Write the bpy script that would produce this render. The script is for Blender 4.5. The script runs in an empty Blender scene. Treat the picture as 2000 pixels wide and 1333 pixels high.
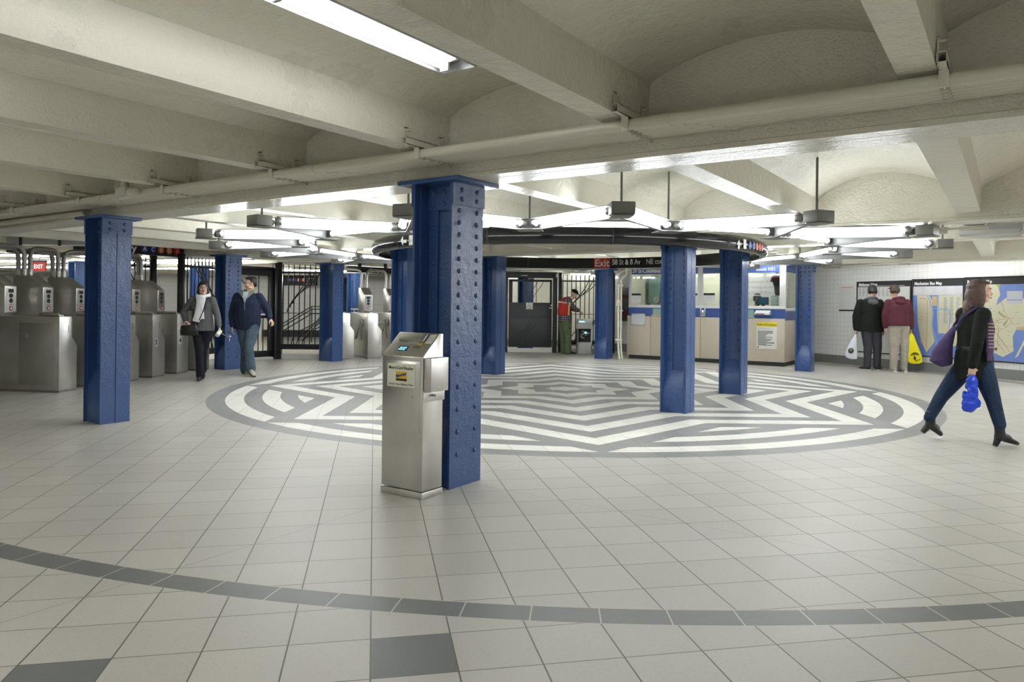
import bpy, bmesh, math, random
from mathutils import Vector, Matrix, Euler
S = bpy.context.scene
COL = S.collection
random.seed(7)
PI = math.pi
R = math.radians

# ------------------------------------------------------------------ camera, world, exposure
cam = bpy.data.objects.new('camera', bpy.data.cameras.new('camera'))
COL.objects.link(cam)
YAW = R(34.013)
cam.matrix_world = Matrix.Translation((0, 0, 1.2912)) @ Matrix.Rotation(YAW, 4, 'Z') @ Matrix.Rotation(PI/2, 4, 'X') @ Matrix.Rotation(0.0108, 4, 'Z')
cam.data.sensor_width = 36
cam.data.lens = 1432.95/2000*36
cam.data.shift_x = -0.00425
cam.data.shift_y = -0.03594
cam.data.clip_start = 0.05
S.camera = cam
S.view_settings.view_transform = 'Standard'
S.view_settings.look = 'None'
S.view_settings.gamma = 1
S.view_settings.use_curve_mapping = False
S.view_settings.exposure = 1.12
w = bpy.data.worlds.new('world'); S.world = w; w.use_nodes = True
w.node_tree.nodes['Background'].inputs[0].default_value = (0.8, 0.85, 0.9, 1)
w.node_tree.nodes['Background'].inputs[1].default_value = 0.15
TUBE = 12.0     # emission of the fluorescent tubes

# ------------------------------------------------------------------ materials
def mat(name, col, rough=0.5, metal=0.0, bump=0.0, bscale=60, var=0.0, vscale=3, emit=None, estr=0, spec=0.5, alpha=None, trans=0, coat=0):
    m = bpy.data.materials.new(name); m.use_nodes = True
    nt = m.node_tree; N = nt.nodes; L = nt.links; b = N['Principled BSDF']
    b.inputs['Base Color'].default_value = (*col, 1)
    b.inputs['Roughness'].default_value = rough
    b.inputs['Metallic'].default_value = metal
    b.inputs['Specular IOR Level'].default_value = spec
    if coat: b.inputs['Coat Weight'].default_value = coat
    if trans: b.inputs['Transmission Weight'].default_value = trans
    if alpha is not None: b.inputs['Alpha'].default_value = alpha
    if emit: b.inputs['Emission Color'].default_value = (*emit, 1); b.inputs['Emission Strength'].default_value = estr
    if bump or var:
        tc = N.new('ShaderNodeTexCoord')
    if bump:
        n = N.new('ShaderNodeTexNoise'); n.inputs['Scale'].default_value = bscale; n.inputs['Detail'].default_value = 4
        L.new(tc.outputs['Object'], n.inputs['Vector'])
        bp = N.new('ShaderNodeBump'); bp.inputs['Strength'].default_value = bump; bp.inputs['Distance'].default_value = 0.02
        L.new(n.outputs['Fac'], bp.inputs['Height']); L.new(bp.outputs['Normal'], b.inputs['Normal'])
    if var:
        n2 = N.new('ShaderNodeTexNoise'); n2.inputs['Scale'].default_value = vscale; n2.inputs['Detail'].default_value = 6
        L.new(tc.outputs['Object'], n2.inputs['Vector'])
        mr = N.new('ShaderNodeMapRange'); mr.inputs[1].default_value = .3; mr.inputs[2].default_value = .7
        mr.inputs[3].default_value = 1-var; mr.inputs[4].default_value = 1+var*.4
        L.new(n2.outputs['Fac'], mr.inputs[0])
        mx = N.new('ShaderNodeMix'); mx.data_type = 'RGBA'; mx.blend_type = 'MULTIPLY'; mx.inputs[0].default_value = 1
        mx.inputs[6].default_value = (*col, 1)
        L.new(mr.outputs[0], mx.inputs[7]); L.new(mx.outputs[2], b.inputs['Base Color'])
    return m

class NB:
    """small node expression builder"""
    def __init__(s, nt): s.nt = nt
    def m(s, op, a, b=None, c=None):
        n = s.nt.nodes.new('ShaderNodeMath'); n.operation = op
        for i, v in enumerate((a, b, c)):
            if v is None: continue
            if isinstance(v, (int, float)): n.inputs[i].default_value = v
            else: s.nt.links.new(v, n.inputs[i])
        return n.outputs[0]
    def add(s, a, b): return s.m('ADD', a, b)
    def sub(s, a, b): return s.m('SUBTRACT', a, b)
    def mul(s, a, b): return s.m('MULTIPLY', a, b)
    def mix(s, f, a, b):
        n = s.nt.nodes.new('ShaderNodeMix'); n.data_type = 'RGBA'
        for i, v in ((0, f), (6, a), (7, b)):
            if isinstance(v, (int, float)): n.inputs[i].default_value = v
            elif isinstance(v, tuple): n.inputs[i].default_value = (*v, 1)
            else: s.nt.links.new(v, n.inputs[i])
        return n.outputs[2]
    def line(s, a, period, off, half):
        """1 within half of the lines a = off + k*period"""
        t = s.m('FRACT', s.add(s.m('DIVIDE', s.sub(a, off), period), 0.5))
        d = s.mul(s.m('ABSOLUTE', s.sub(t, 0.5)), period)
        return s.m('LESS_THAN', d, half)
    def noise(s, vec, scale, detail=4, rough=.5):
        n = s.nt.nodes.new('ShaderNodeTexNoise'); n.inputs['Scale'].default_value = scale; n.inputs['Detail'].default_value = detail
        n.inputs['Roughness'].default_value = rough
        s.nt.links.new(vec, n.inputs['Vector']); return n.outputs['Fac']

T_ = 0.3048
def floor_material():
    m = bpy.data.materials.new('floor_tiles'); m.use_nodes = True
    nt = m.node_tree; b = nt.nodes['Principled BSDF']; e = NB(nt)
    g = nt.nodes.new('ShaderNodeNewGeometry'); pos = g.outputs['Position']
    sx = nt.nodes.new('ShaderNodeSeparateXYZ'); nt.links.new(pos, sx.inputs[0]); x, y = sx.outputs[0], sx.outputs[1]
    s2 = math.sqrt(.5)
    a = e.mul(e.add(x, y), s2); c = e.mul(e.sub(y, x), s2)
    ja = e.line(a, T_, .0014, .0031); jc = e.line(c, T_, .1233, .0024); joint = e.m('MAXIMUM', ja, jc)
    # per-tile tone
    ia = e.m('FLOOR', e.m('DIVIDE', e.sub(a, .0014), T_)); ic = e.m('FLOOR', e.m('DIVIDE', e.sub(c, .1233), T_))
    cv = nt.nodes.new('ShaderNodeCombineXYZ'); nt.links.new(ia, cv.inputs[0]); nt.links.new(ic, cv.inputs[1])
    wn = nt.nodes.new('ShaderNodeTexWhiteNoise'); nt.links.new(cv.outputs[0], wn.inputs[0])
    tone = e.add(.94, e.mul(wn.outputs['Value'], .10))
    spk = e.m('GREATER_THAN', e.noise(pos, 260, 2), .70)
    spk2 = e.noise(pos, 90, 3)
    st = e.noise(pos, .55, 6, .6)
    # medallion
    u = e.sub(x, -5.696); v = e.sub(y, 9.783); A = R(34.3); ca, sa = math.cos(A), math.sin(A)
    p = e.m('ABSOLUTE', e.add(e.mul(u, ca), e.mul(v, sa))); q = e.m('ABSOLUTE', e.sub(e.mul(v, ca), e.mul(u, sa)))
    r = e.m('SQRT', e.add(e.mul(u, u), e.mul(v, v)))
    t = e.m('MINIMUM', e.add(p, q), e.mul(e.m('MAXIMUM', p, q), math.sqrt(2)))
    k = e.m('DIVIDE', e.sub(16.02*T_, t), 1.157*T_)
    j = e.m('DIVIDE', e.sub(16.68*T_, r), .757*T_)
    instar = e.m('GREATER_THAN', k, 0)
    def odd(z): return e.m('GREATER_THAN', e.m('FRACT', e.mul(e.m('FLOOR', z), .5)), .25)
    white = e.add(e.mul(instar, odd(k)), e.mul(e.sub(1, instar), odd(j)))
    inmed = e.m('GREATER_THAN', j, 0)
    # outer ring of dark tiles
    band = e.mul(e.m('GREATER_THAN', r, 8.18), e.m('LESS_THAN', r, 8.331))
    ang = e.mul(e.m('ARCTAN2', v, u), 180/PI)
    bj = e.mul(band, e.line(ang, 2, -.69, .02))
    bedge = e.m('MAXIMUM', e.m('COMPARE', r, 8.18, .0025), e.m('COMPARE', r, 8.331, .0025))
    # two single dark tiles
    def tile(i0, i1):
        return e.mul(e.m('COMPARE', ia, i0, .1), e.m('COMPARE', ic, i1, .1))
    dt = e.add(tile(0, 8), tile(-4, 8))
    cut = e.m('MAXIMUM', e.mul(e.m('COMPARE', x, -3.322, .003), e.m('LESS_THAN', y, 5.6)),
              e.mul(e.m('COMPARE', y, 4.18, .0025), e.sub(1, inmed)))
    cut = e.m('MAXIMUM', cut, e.mul(inmed, e.m('COMPARE', r, 5.08, .002)))
    base = (.455, .437, .395); dark = (.135, .14, .137); whi = (.68, .67, .61)
    colr = e.mix(inmed, base, e.mix(white, (.225, .230, .225), whi))
    dk = e.m('MINIMUM', e.add(band, dt), 1)
    colr = e.mix(dk, colr, dark)
    colr = e.mix(e.mul(spk, .30), colr, (.75, .74, .68))
    colr = e.mix(e.mul(e.m('GREATER_THAN', spk2, .60), .12), colr, (.16, .16, .15))
    tn = e.mul(tone, e.add(.86, e.mul(st, .28)))
    mm = nt.nodes.new('ShaderNodeMix'); mm.data_type = 'RGBA'; mm.blend_type = 'MULTIPLY'; mm.inputs[0].default_value = 1
    nt.links.new(colr, mm.inputs[6])
    cc = nt.nodes.new('ShaderNodeCombineXYZ')
    for i in range(3): nt.links.new(tn, cc.inputs[i])
    nt.links.new(cc.outputs[0], mm.inputs[7])
    colr = mm.outputs[2]
    jm = e.mul(joint, e.sub(1, band)); jm = e.mul(jm, e.sub(1, e.mul(inmed, .55)))
    colr = e.mix(jm, colr, (.10, .095, .075))
    colr = e.mix(e.mul(cut, .7), colr, (.20, .195, .17))
    colr = e.mix(e.m('MAXIMUM', bj, e.mul(bedge, .8)), colr, (.50, .47, .38))
    nt.links.new(colr, b.inputs['Base Color'])
    nt.links.new(e.add(.30, e.mul(st, .22)), b.inputs['Roughness'])
    b.inputs['Specular IOR Level'].default_value = .45
    h = e.add(e.mul(joint, -1), e.mul(e.noise(pos, 40, 3), .35))
    bp = nt.nodes.new('ShaderNodeBump'); bp.inputs['Strength'].default_value = .25; bp.inputs['Distance'].default_value = .004
    nt.links.new(h, bp.inputs['Height']); nt.links.new(bp.outputs[0], b.inputs['Normal'])
    return m

def tile_material(name, col, pitch, joint=(.42, .42, .40), half=.0016, rough=.16, offz=0):
    """glazed wall tile: joints along the wall's own direction and height"""
    m = bpy.data.materials.new(name); m.use_nodes = True
    nt = m.node_tree; b = nt.nodes['Principled BSDF']; e = NB(nt)
    tc = nt.nodes.new('ShaderNodeTexCoord'); sx = nt.nodes.new('ShaderNodeSeparateXYZ'); nt.links.new(tc.outputs['Object'], sx.inputs[0])
    l = e.m('MAXIMUM', e.line(sx.outputs[0], pitch, 0, half), e.line(sx.outputs[2], pitch, offz, half))
    ix = e.m('FLOOR', e.m('DIVIDE', sx.outputs[0], pitch)); iz = e.m('FLOOR', e.m('DIVIDE', e.sub(sx.outputs[2], offz), pitch))
    cv = nt.nodes.new('ShaderNodeCombineXYZ'); nt.links.new(ix, cv.inputs[0]); nt.links.new(iz, cv.inputs[1])
    wn = nt.nodes.new('ShaderNodeTexWhiteNoise'); nt.links.new(cv.outputs[0], wn.inputs[0])
    c = e.mix(e.mul(wn.outputs['Value'], .12), col, tuple(v*.8 for v in col))
    nt.links.new(e.mix(l, c, joint), b.inputs['Base Color'])
    b.inputs['Roughness'].default_value = rough
    bp = nt.nodes.new('ShaderNodeBump'); bp.inputs['Strength'].default_value = .5; bp.inputs['Distance'].default_value = .004
    h = e.add(e.mul(l, -1), e.mul(e.noise(tc.outputs['Object'], 9, 2), 1.2))
    nt.links.new(h, bp.inputs['Height']); nt.links.new(bp.outputs[0], b.inputs['Normal'])
    return m

def paint_material(name, col, rough=.22, b1=.5, stain=.12, bd=.012, hf=.3):
    m = bpy.data.materials.new(name); m.use_nodes = True
    nt = m.node_tree; b = nt.nodes['Principled BSDF']; e = NB(nt)
    g = nt.nodes.new('ShaderNodeNewGeometry'); pos = g.outputs['Position']
    st = e.noise(pos, .9, 8, .62); n1 = e.noise(pos, 14, 6, .6); n2 = e.noise(pos, 2.2, 3)
    f = e.mul(e.m('GREATER_THAN', st, .60), stain)
    nt.links.new(e.mix(f, e.mix(e.mul(n2, .35), col, tuple(v*.86 for v in col)), tuple(v*.55 for v in col)), b.inputs['Base Color'])
    b.inputs['Roughness'].default_value = rough
    bp = nt.nodes.new('ShaderNodeBump'); bp.inputs['Strength'].default_value = b1; bp.inputs['Distance'].default_value = bd
    nt.links.new(e.add(n1, e.mul(e.noise(pos, 60, 3), hf)), bp.inputs['Height']); nt.links.new(bp.outputs[0], b.inputs['Normal'])
    return m

M_ = {}
M_['floor'] = floor_material()
M_['cream'] = paint_material('cream_gloss_paint', (.82, .79, .68), .17, 1.0, .12, .018, .6)
M_['creamflat'] = paint_material('cream_vault_paint', (.81, .78, .665), .26, .9, .16, .016)
M_['pipe'] = mat('cream_pipe_paint', (.66, .63, .53), .28, bump=.15, bscale=30)
M_['blue'] = paint_material('blue_gloss_paint', (.034, .080, .225), .15, .8, .06, .010)
M_['wtile'] = tile_material('white_glazed_tile', (.80, .80, .79), .1075)
M_['btile'] = tile_material('grey_base_tile', (.20, .20, .195), .2, joint=(.30, .30, .29), rough=.3, offz=.0)
M_['steel'] = mat('brushed_stainless', (.60, .59, .56), .30, .95, bump=.03, bscale=120, var=.12, vscale=4)
M_['steeldull'] = mat('dull_stainless', (.54, .53, .50), .38, .9, bump=.04, bscale=90, var=.15, vscale=3)
M_['steeldark'] = mat('dark_stainless', (.34, .33, .31), .42, .85, bump=.04, bscale=90, var=.2, vscale=3)
M_['black'] = mat('black_enamel', (.012, .012, .014), .30)
M_['blackmat'] = mat('black_matte', (.015, .015, .016), .6)
M_['blackgloss'] = mat('black_gloss_vinyl', (.009, .009, .010), .12, bump=.02, bscale=5, spec=.5)
M_['charcoal'] = mat('charcoal_paint', (.045, .045, .05), .4)
M_['greymetal'] = mat('grey_fixture_metal', (.16, .16, .145), .45)
M_['fixwhite'] = mat('fixture_white_enamel', (.62, .62, .60), .32)
M_['reflector'] = mat('dulled_reflector', (.30, .30, .29), .5)
M_['fixgrey'] = mat('fixture_grey_enamel', (.42, .43, .43), .35)
M_['stripgrey'] = mat('strip_grey_enamel', (.17, .175, .17), .4)
M_['tube'] = mat('fluorescent_tube', (.9, .9, .9), .4, emit=(.93, .97, 1.0), estr=TUBE)
M_['tubenear'] = mat('fluorescent_tube_near', (.9, .9, .9), .4, emit=(.96, .98, 1.0), estr=10)
M_['tubefar'] = mat('fluorescent_tube_far', (.9, .9, .9), .4, emit=(1.0, 1.0, .95), estr=32)
M_['tubemid'] = mat('rear_fill_tube', (.9, .9, .9), .4, emit=(.96, .98, 1.0), estr=110)  # tubes of the unseen fill lights added behind and at left
M_['tubewall'] = mat('wall_fill_tube', (.9, .9, .9), .4, emit=(.95, .98, 1.0), estr=26)  # tubes of the hidden strips added to brighten the map wall
M_['tubeside'] = mat('fluorescent_tube_side', (.9, .9, .9), .4, emit=(.95, .98, 1.0), estr=60)  # mostly on unseen fill strips added around the hall
M_['white'] = mat('white_print', (.80, .80, .78), .5)
M_['offwhite'] = mat('off_white_paper', (.66, .66, .62), .6)
M_['ink'] = mat('black_ink', (.02, .02, .02), .6)
M_['lightgrey'] = mat('light_grey_print', (.55, .56, .60), .5)
M_['red'] = mat('red_sign', (.45, .03, .025), .4)
M_['yellow'] = mat('yellow_print', (.80, .62, .02), .4)
M_['beige'] = mat('beige_laminate', (.48, .42, .335), .45, bump=.05, bscale=180, var=.08, vscale=30)
M_['boothblue'] = mat('booth_blue_enamel', (.035, .075, .26), .3)
M_['glass'] = mat('clear_glass', (.9, .95, .93), .03, trans=1, spec=.5)
M_['darkrubber'] = mat('dark_rubber', (.012, .012, .012), .7)

# ------------------------------------------------------------------ mesh helpers
class MB:
    def __init__(s): s.v = []; s.f = []; s.mi = []; s.k = 0
    def setm(s, k): s.k = k; return s
    def add(s, vs, fs):
        o = len(s.v); s.v += [Vector(p) for p in vs]; s.f += [tuple(i+o for i in f) for f in fs]; s.mi += [s.k]*len(fs); return s
    def box(s, x0, x1, y0, y1, z0, z1, M=None):
        vs = [(x, y, z) for x in (x0, x1) for y in (y0, y1) for z in (z0, z1)]
        if M: vs = [M @ Vector(p) for p in vs]
        return s.add(vs, [(0, 1, 3, 2), (4, 6, 7, 5), (0, 4, 5, 1), (2, 3, 7, 6), (0, 2, 6, 4), (1, 5, 7, 3)])
    def bar(s, p, q, w, h, up=(0, 0, 1)):
        p, q = Vector(p), Vector(q); d = (q-p).normalized(); u = Vector(up)
        sd = d.cross(u)
        if sd.length < 1e-4: sd = d.cross(Vector((1, 0, 0)))
        sd.normalize(); u = sd.cross(d)
        vs = [c+sd*a+u*b for c in (p, q) for a, b in ((-w/2, -h/2), (w/2, -h/2), (w/2, h/2), (-w/2, h/2))]
        return s.add(vs, [(3, 2, 1, 0), (4, 5, 6, 7), (0, 1, 5, 4), (1, 2, 6, 5), (2, 3, 7, 6), (3, 0, 4, 7)])
    def loft(s, cs, rs, side=(1, 0, 0), n=10, caps=True, axis=None):
        """rings of radii (a along side, b across) at centres cs"""
        cs = [Vector(c) for c in cs]; rings = []
        for i, c in enumerate(cs):
            d = (cs[min(i+1, len(cs)-1)]-cs[max(i-1, 0)])
            d = Vector(axis) if axis else d
            d.normalize(); sd = Vector(side); sd = sd - d*sd.dot(d)
            if sd.length < 1e-3: sd = d.orthogonal()
            sd.normalize(); o = d.cross(sd)
            a, b = rs[i] if isinstance(rs[i], tuple) else (rs[i], rs[i])
            rings.append([c+sd*(a*math.cos(2*PI*k/n))+o*(b*math.sin(2*PI*k/n)) for k in range(n)])
        vs = [p for r_ in rings for p in r_]; fs = []
        for i in range(len(cs)-1):
            for k in range(n):
                k2 = (k+1) % n; fs.append((i*n+k, i*n+k2, (i+1)*n+k2, (i+1)*n+k))
        if caps:
            fs.append(tuple(range(n-1, -1, -1))); fs.append(tuple((len(cs)-1)*n+k for k in range(n)))
        return s.add(vs, fs)
    def tube(s, pts, r, n=8, caps=True):
        return s.loft(pts, [r]*len(pts) if not isinstance(r, (list, tuple)) else list(r), n=n, caps=caps, side=(.31, .47, .82))
    def cyl(s, p, q, r, n=12): return s.tube([p, q], r, n)
    def ell(s, c, rx, ry, rz, M=None, n=12, m=8):
        vs = []; fs = []; c = Vector(c)
        for i in range(1, m):
            t = PI*i/m
            for k in range(n):
                f = 2*PI*k/n; p = Vector((rx*math.sin(t)*math.cos(f), ry*math.sin(t)*math.sin(f), rz*math.cos(t)))
                vs.append(c+(M @ p if M else p))
        tp = Vector((0, 0, rz)); vs.append(c+(M @ tp if M else tp)); vs.append(c-(M @ tp if M else tp))
        for i in range(m-2):
            for k in range(n):
                k2 = (k+1) % n; fs.append((i*n+k, (i+1)*n+k, (i+1)*n+k2, i*n+k2))
        for k in range(n):
            k2 = (k+1) % n; fs.append(((m-1)*n, k, k2)); fs.append(((m-1)*n+1, (m-2)*n+k2, (m-2)*n+k))
        return s.add(vs, fs)
    def prism(s, poly, a, b, axis='y'):
        """polygon in the plane across axis, from a to b"""
        n = len(poly)
        def P(u, v, w):
            return {'x': (w, u, v), 'y': (u, w, v), 'z': (u, v, w)}[axis]
        vs = [P(u, v, a) for u, v in poly]+[P(u, v, b) for u, v in poly]
        fs = [tuple(range(n)), tuple(range(2*n-1, n-1, -1))]+[(i, i+n, (i+1) % n+n, (i+1) % n) for i in range(n)]
        return s.add(vs, fs)
    def rivet(s, c, nrm, r=.019, h=.014, n=8):
        c = Vector(c); z = Vector(nrm).normalized(); x = z.orthogonal().normalized(); y = z.cross(x); vs = []
        for rr, hh in ((r, 0), (r*.8, h*.6), (r*.4, h*.95)):
            vs += [c+x*(rr*math.cos(2*PI*k/n))+y*(rr*math.sin(2*PI*k/n))+z*hh for k in range(n)]
        fs = [(i*n+k, i*n+(k+1) % n, (i+1)*n+(k+1) % n, (i+1)*n+k) for i in range(2) for k in range(n)]
        fs.append(tuple(2*n+k for k in range(n)))
        return s.add(vs, fs)
    def xf(s, M):
        s.v = [M @ p for p in s.v]; return s
    def split(s, name, mats, parent=None, **kw):
        """one object for every separate piece"""
        up = list(range(len(s.v)))
        def f(a):
            while up[a] != a: up[a] = up[up[a]]; a = up[a]
            return a
        for fc in s.f:
            for b in fc[1:]: up[f(b)] = f(fc[0])
        g = {}
        for fc in s.f: g.setdefault(f(fc[0]), []).append(fc)
        out = []
        for fcs in g.values():
            ids = sorted({i for fc in fcs for i in fc}); mp = {i: k for k, i in enumerate(ids)}
            m = MB(); m.add([s.v[i] for i in ids], [tuple(mp[i] for i in fc) for fc in fcs]); out.append(m.build(name, mats, parent, **kw))
        return out
    def build(s, name, mats, parent=None, smooth=None, bevel=0, kind=None, link=True):
        me = bpy.data.meshes.new(name); me.from_pydata([tuple(p) for p in s.v], [], s.f)
        if not isinstance(mats, (list, tuple)): mats = [mats]
        for m in mats: me.materials.append(M_[m] if isinstance(m, str) else m)
        if len(mats) > 1: me.polygons.foreach_set('material_index', s.mi)
        bm = bmesh.new(); bm.from_mesh(me); bmesh.ops.recalc_face_normals(bm, faces=bm.faces)
        if bevel: bmesh.ops.bevel(bm, geom=[e for e in bm.edges if len(e.link_faces) == 2 and e.calc_face_angle(0) > .5], offset=bevel, segments=2, affect='EDGES', profile=.5, clamp_overlap=True)
        bm.to_mesh(me); bm.free()
        if smooth or (bevel and smooth is None):
            me.polygons.foreach_set('use_smooth', [True]*len(me.polygons))
            try: me.set_sharp_from_angle(angle=R(smooth if isinstance(smooth, (int, float)) and smooth > 1 else 38))
            except Exception: pass
        o = bpy.data.objects.new(name, me); COL.objects.link(o)
        if parent: o.parent = parent
        if kind: o['kind'] = kind
        return o

def tag(o, label=None, cat=None, group=None, kind=None):
    if label: o['label'] = label
    if cat: o['category'] = cat
    if group: o['group'] = group
    if kind: o['kind'] = kind
    return o
def thing(name, label, cat, loc=(0, 0, 0), rz=0, group=None):
    o = bpy.data.objects.new(name, None); COL.objects.link(o); o.empty_display_size = .1
    o.location = loc; o.rotation_euler = (0, 0, rz)
    return tag(o, label, cat, group, 'thing')
def struct(o): o['kind'] = 'structure'; return o
def copy_tree(o, parent=None):
    kids = list(o.children)
    c = o.copy(); COL.objects.link(c)
    if parent is not None: c.parent = parent
    for ch in kids: copy_tree(ch, c)
    return c
def rounded(pts, r, n=5):
    """polyline with rounded corners"""
    pts = [Vector(p) for p in pts]; out = [pts[0]]
    for i in range(1, len(pts)-1):
        a = (pts[i-1]-pts[i]); b = (pts[i+1]-pts[i]); rr = min(r, a.length*.49, b.length*.49)
        p0 = pts[i]+a.normalized()*rr; p1 = pts[i]+b.normalized()*rr
        for k in range(n+1):
            t = k/n; out.append(p0*(1-t)**2+pts[i]*(2*t*(1-t))+p1*t*t)
    out.append(pts[-1]); return out
def text(s, size, m, parent=None, loc=(0, 0, 0), right=(1, 0, 0), up=(0, 0, 1), name='lettering', bold=0.0, align='LEFT', ext=.0012, width=None, squeeze=None):
    """lettering reading along right, standing along up"""
    cu = bpy.data.curves.new(name, 'FONT'); cu.body = s; cu.size = size; cu.extrude = ext; cu.align_x = align; cu.offset = bold
    cu.resolution_u = 3
    o = bpy.data.objects.new(name, cu); COL.objects.link(o)
    dg = bpy.context.evaluated_depsgraph_get(); me = bpy.data.meshes.new_from_object(o.evaluated_get(dg))
    bpy.data.objects.remove(o); bpy.data.curves.remove(cu)
    rt = Vector(right).normalized(); u = Vector(up).normalized(); nn = rt.cross(u)
    k = 1.0
    if width and len(me.vertices):
        xs = [v.co.x for v in me.vertices]; k = width/(max(xs)-min(xs))
    Mx = Matrix((rt*k, u, nn)).transposed().to_4x4(); Mx.translation = Vector(loc)
    me.transform(Mx); me.materials.clear(); me.materials.append(M_[m] if isinstance(m, str) else m)
    o = bpy.data.objects.new(name, me); COL.objects.link(o)
    if parent: o.parent = parent
    return o

# ------------------------------------------------------------------ the setting
m = MB(); m.box(-38, 9, -8, 34, -.1, 0); struct(m.build('floor', 'floor'))
JX = [-3.38+1.512*k for k in range(-20, 7)]
ceil = MB()
def bay(y0, y1, zb, zs, zc, w):
    for i, jx in enumerate(JX):
        # joist: cased beam with slightly sloped sides
        h = w/2
        for (xa, za, xb, zb_) in ((jx-h, zb, jx+h, zb), (jx+h, zb, jx+h+.015, zs), (jx-h-.015, zs, jx-h, zb)):
            ceil.add([(xa, y0, za), (xb, y0, zb_), (xb, y1, zb_), (xa, y1, za)], [(0, 1, 2, 3)])
        if i+1 < len(JX):
            xa, xb = jx+h+.015, JX[i+1]-h-.015; n = 12; pts = []
            for k in range(n+1):
                t = k/n; pts.append((xa+(xb-xa)*t, zs+(zc-zs)*math.sin(PI*t)**.75))
            for k in range(n):
                (xp, zp), (xq, zq) = pts[k], pts[k+1]
                ceil.add([(xp, y0, zp), (xq, y0, zq), (xq, y1, zq), (xp, y1, zp)], [(0, 1, 2, 3)])
bay(-8, 4.1, 2.335, 2.60, 2.757, .157)
bay(4.2, 34, 2.235, 2.47, 2.70, .20)
co = struct(ceil.build('ceiling', 'creamflat', smooth=30))
def girder(name, y, x0=-38, x1=9, z0=2.165, w=.33):
    g = MB(); h = w/2
    g.prism([(y-h-.012, z0), (y-.06, z0), (y-.056, z0+.004), (y-.05, z0), (y+h+.012, z0), (y+h+.012, z0+.03), (y+h, z0+.035), (y+h, 2.95), (y-h, 2.95), (y-h, z0+.035), (y-h-.012, z0+.03)], x0, x1, 'x')
    return struct(g.build(name, 'cream'))
girder('trim_1', 4.18); girder('trim_2', 8.62); girder('trim_3', 10.9); girder('trim_4', 15.75)
girder('trim_5', -2.5)

def wall(name, p, q, z0, z1, m, th=.2, side=1, trim=None):
    """tiled wall from p to q on the plan, its own x axis along the wall"""
    p, q = Vector(p), Vector(q); d = q-p; a = math.atan2(d.y, d.x)
    g = MB(); g.box(0, d.length, 0, th*side, z0, z1); o = g.build(name, m); o.location = (p.x, p.y, 0); o.rotation_euler = (0, 0, a)
    return struct(o)
WA = R(-31.29)
def wallpt(s_, out=0.0):           # point on the map wall, out towards the room
    return Vector((-4.0+.8545*s_-.5194*out, 18.6698-.5194*s_-.8545*out, 0))
def wallpt2(s_): p = wallpt(s_); return (p.x, p.y)
wall('wall_right', wallpt2(0), wallpt2(14), 0, 3, 'wtile')
wall('baseboard_right', (wallpt(0, .014).x, wallpt(0, .014).y), (wallpt(14, .014).x, wallpt(14, .014).y), 0, .193, 'btile', th=.02)
wall('wall_back', (-9.3, 18.67), (-4.0, 18.67), 0, 3, 'wtile')
wall('baseboard_back', (-9.3, 18.655), (-4.0, 18.655), 0, .22, 'btile', th=.02)
M_['wtile2'] = tile_material('cream_glazed_tile', (.66, .65, .56), .152)
wall('wall_corridor', (-15.6, 17.2), (-9.0, 21.6), 0, 3, 'wtile2')
wall('wall_return', (-9.3, 18.67), (-9.0, 21.6), 0, 3, 'wtile2')
wall('baseboard_corridor', (-15.6, 17.18), (-9.0, 21.58), 0, .2, 'btile', th=.02)
M_['whitepanel'] = tile_material('white_wall_panel', (.74, .74, .71), .61, joint=(.4, .4, .38), half=.004, rough=.35)
fx, fy = -21.7, 18.0
wall('wall_far', (fx-.829*26, fy-.559*26), (fx+.829*8.5, fy+.559*8.5), 0, 3, 'whitepanel')
g = wall('baseboard_far', (fx-.829*26+.02, fy-.559*26-.02), (fx+.829*8.5+.02, fy+.559*8.5-.02), 0, .25, 'blackmat', th=.03)
wall('wall_link', (-15.6, 17.2), (-15.0, 22.5), 0, 3, 'whitepanel')
wall('wall_front', (-38, -8), (9, -8), 0, 3, 'wtile')
wall('wall_left', (-38, 34), (-38, -8), 0, 3, 'whitepanel')
wall('wall_side', (9, -8), (9, 34), 0, 3, 'wtile')
# white board fence curb under the railings gets built with the railings

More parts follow.
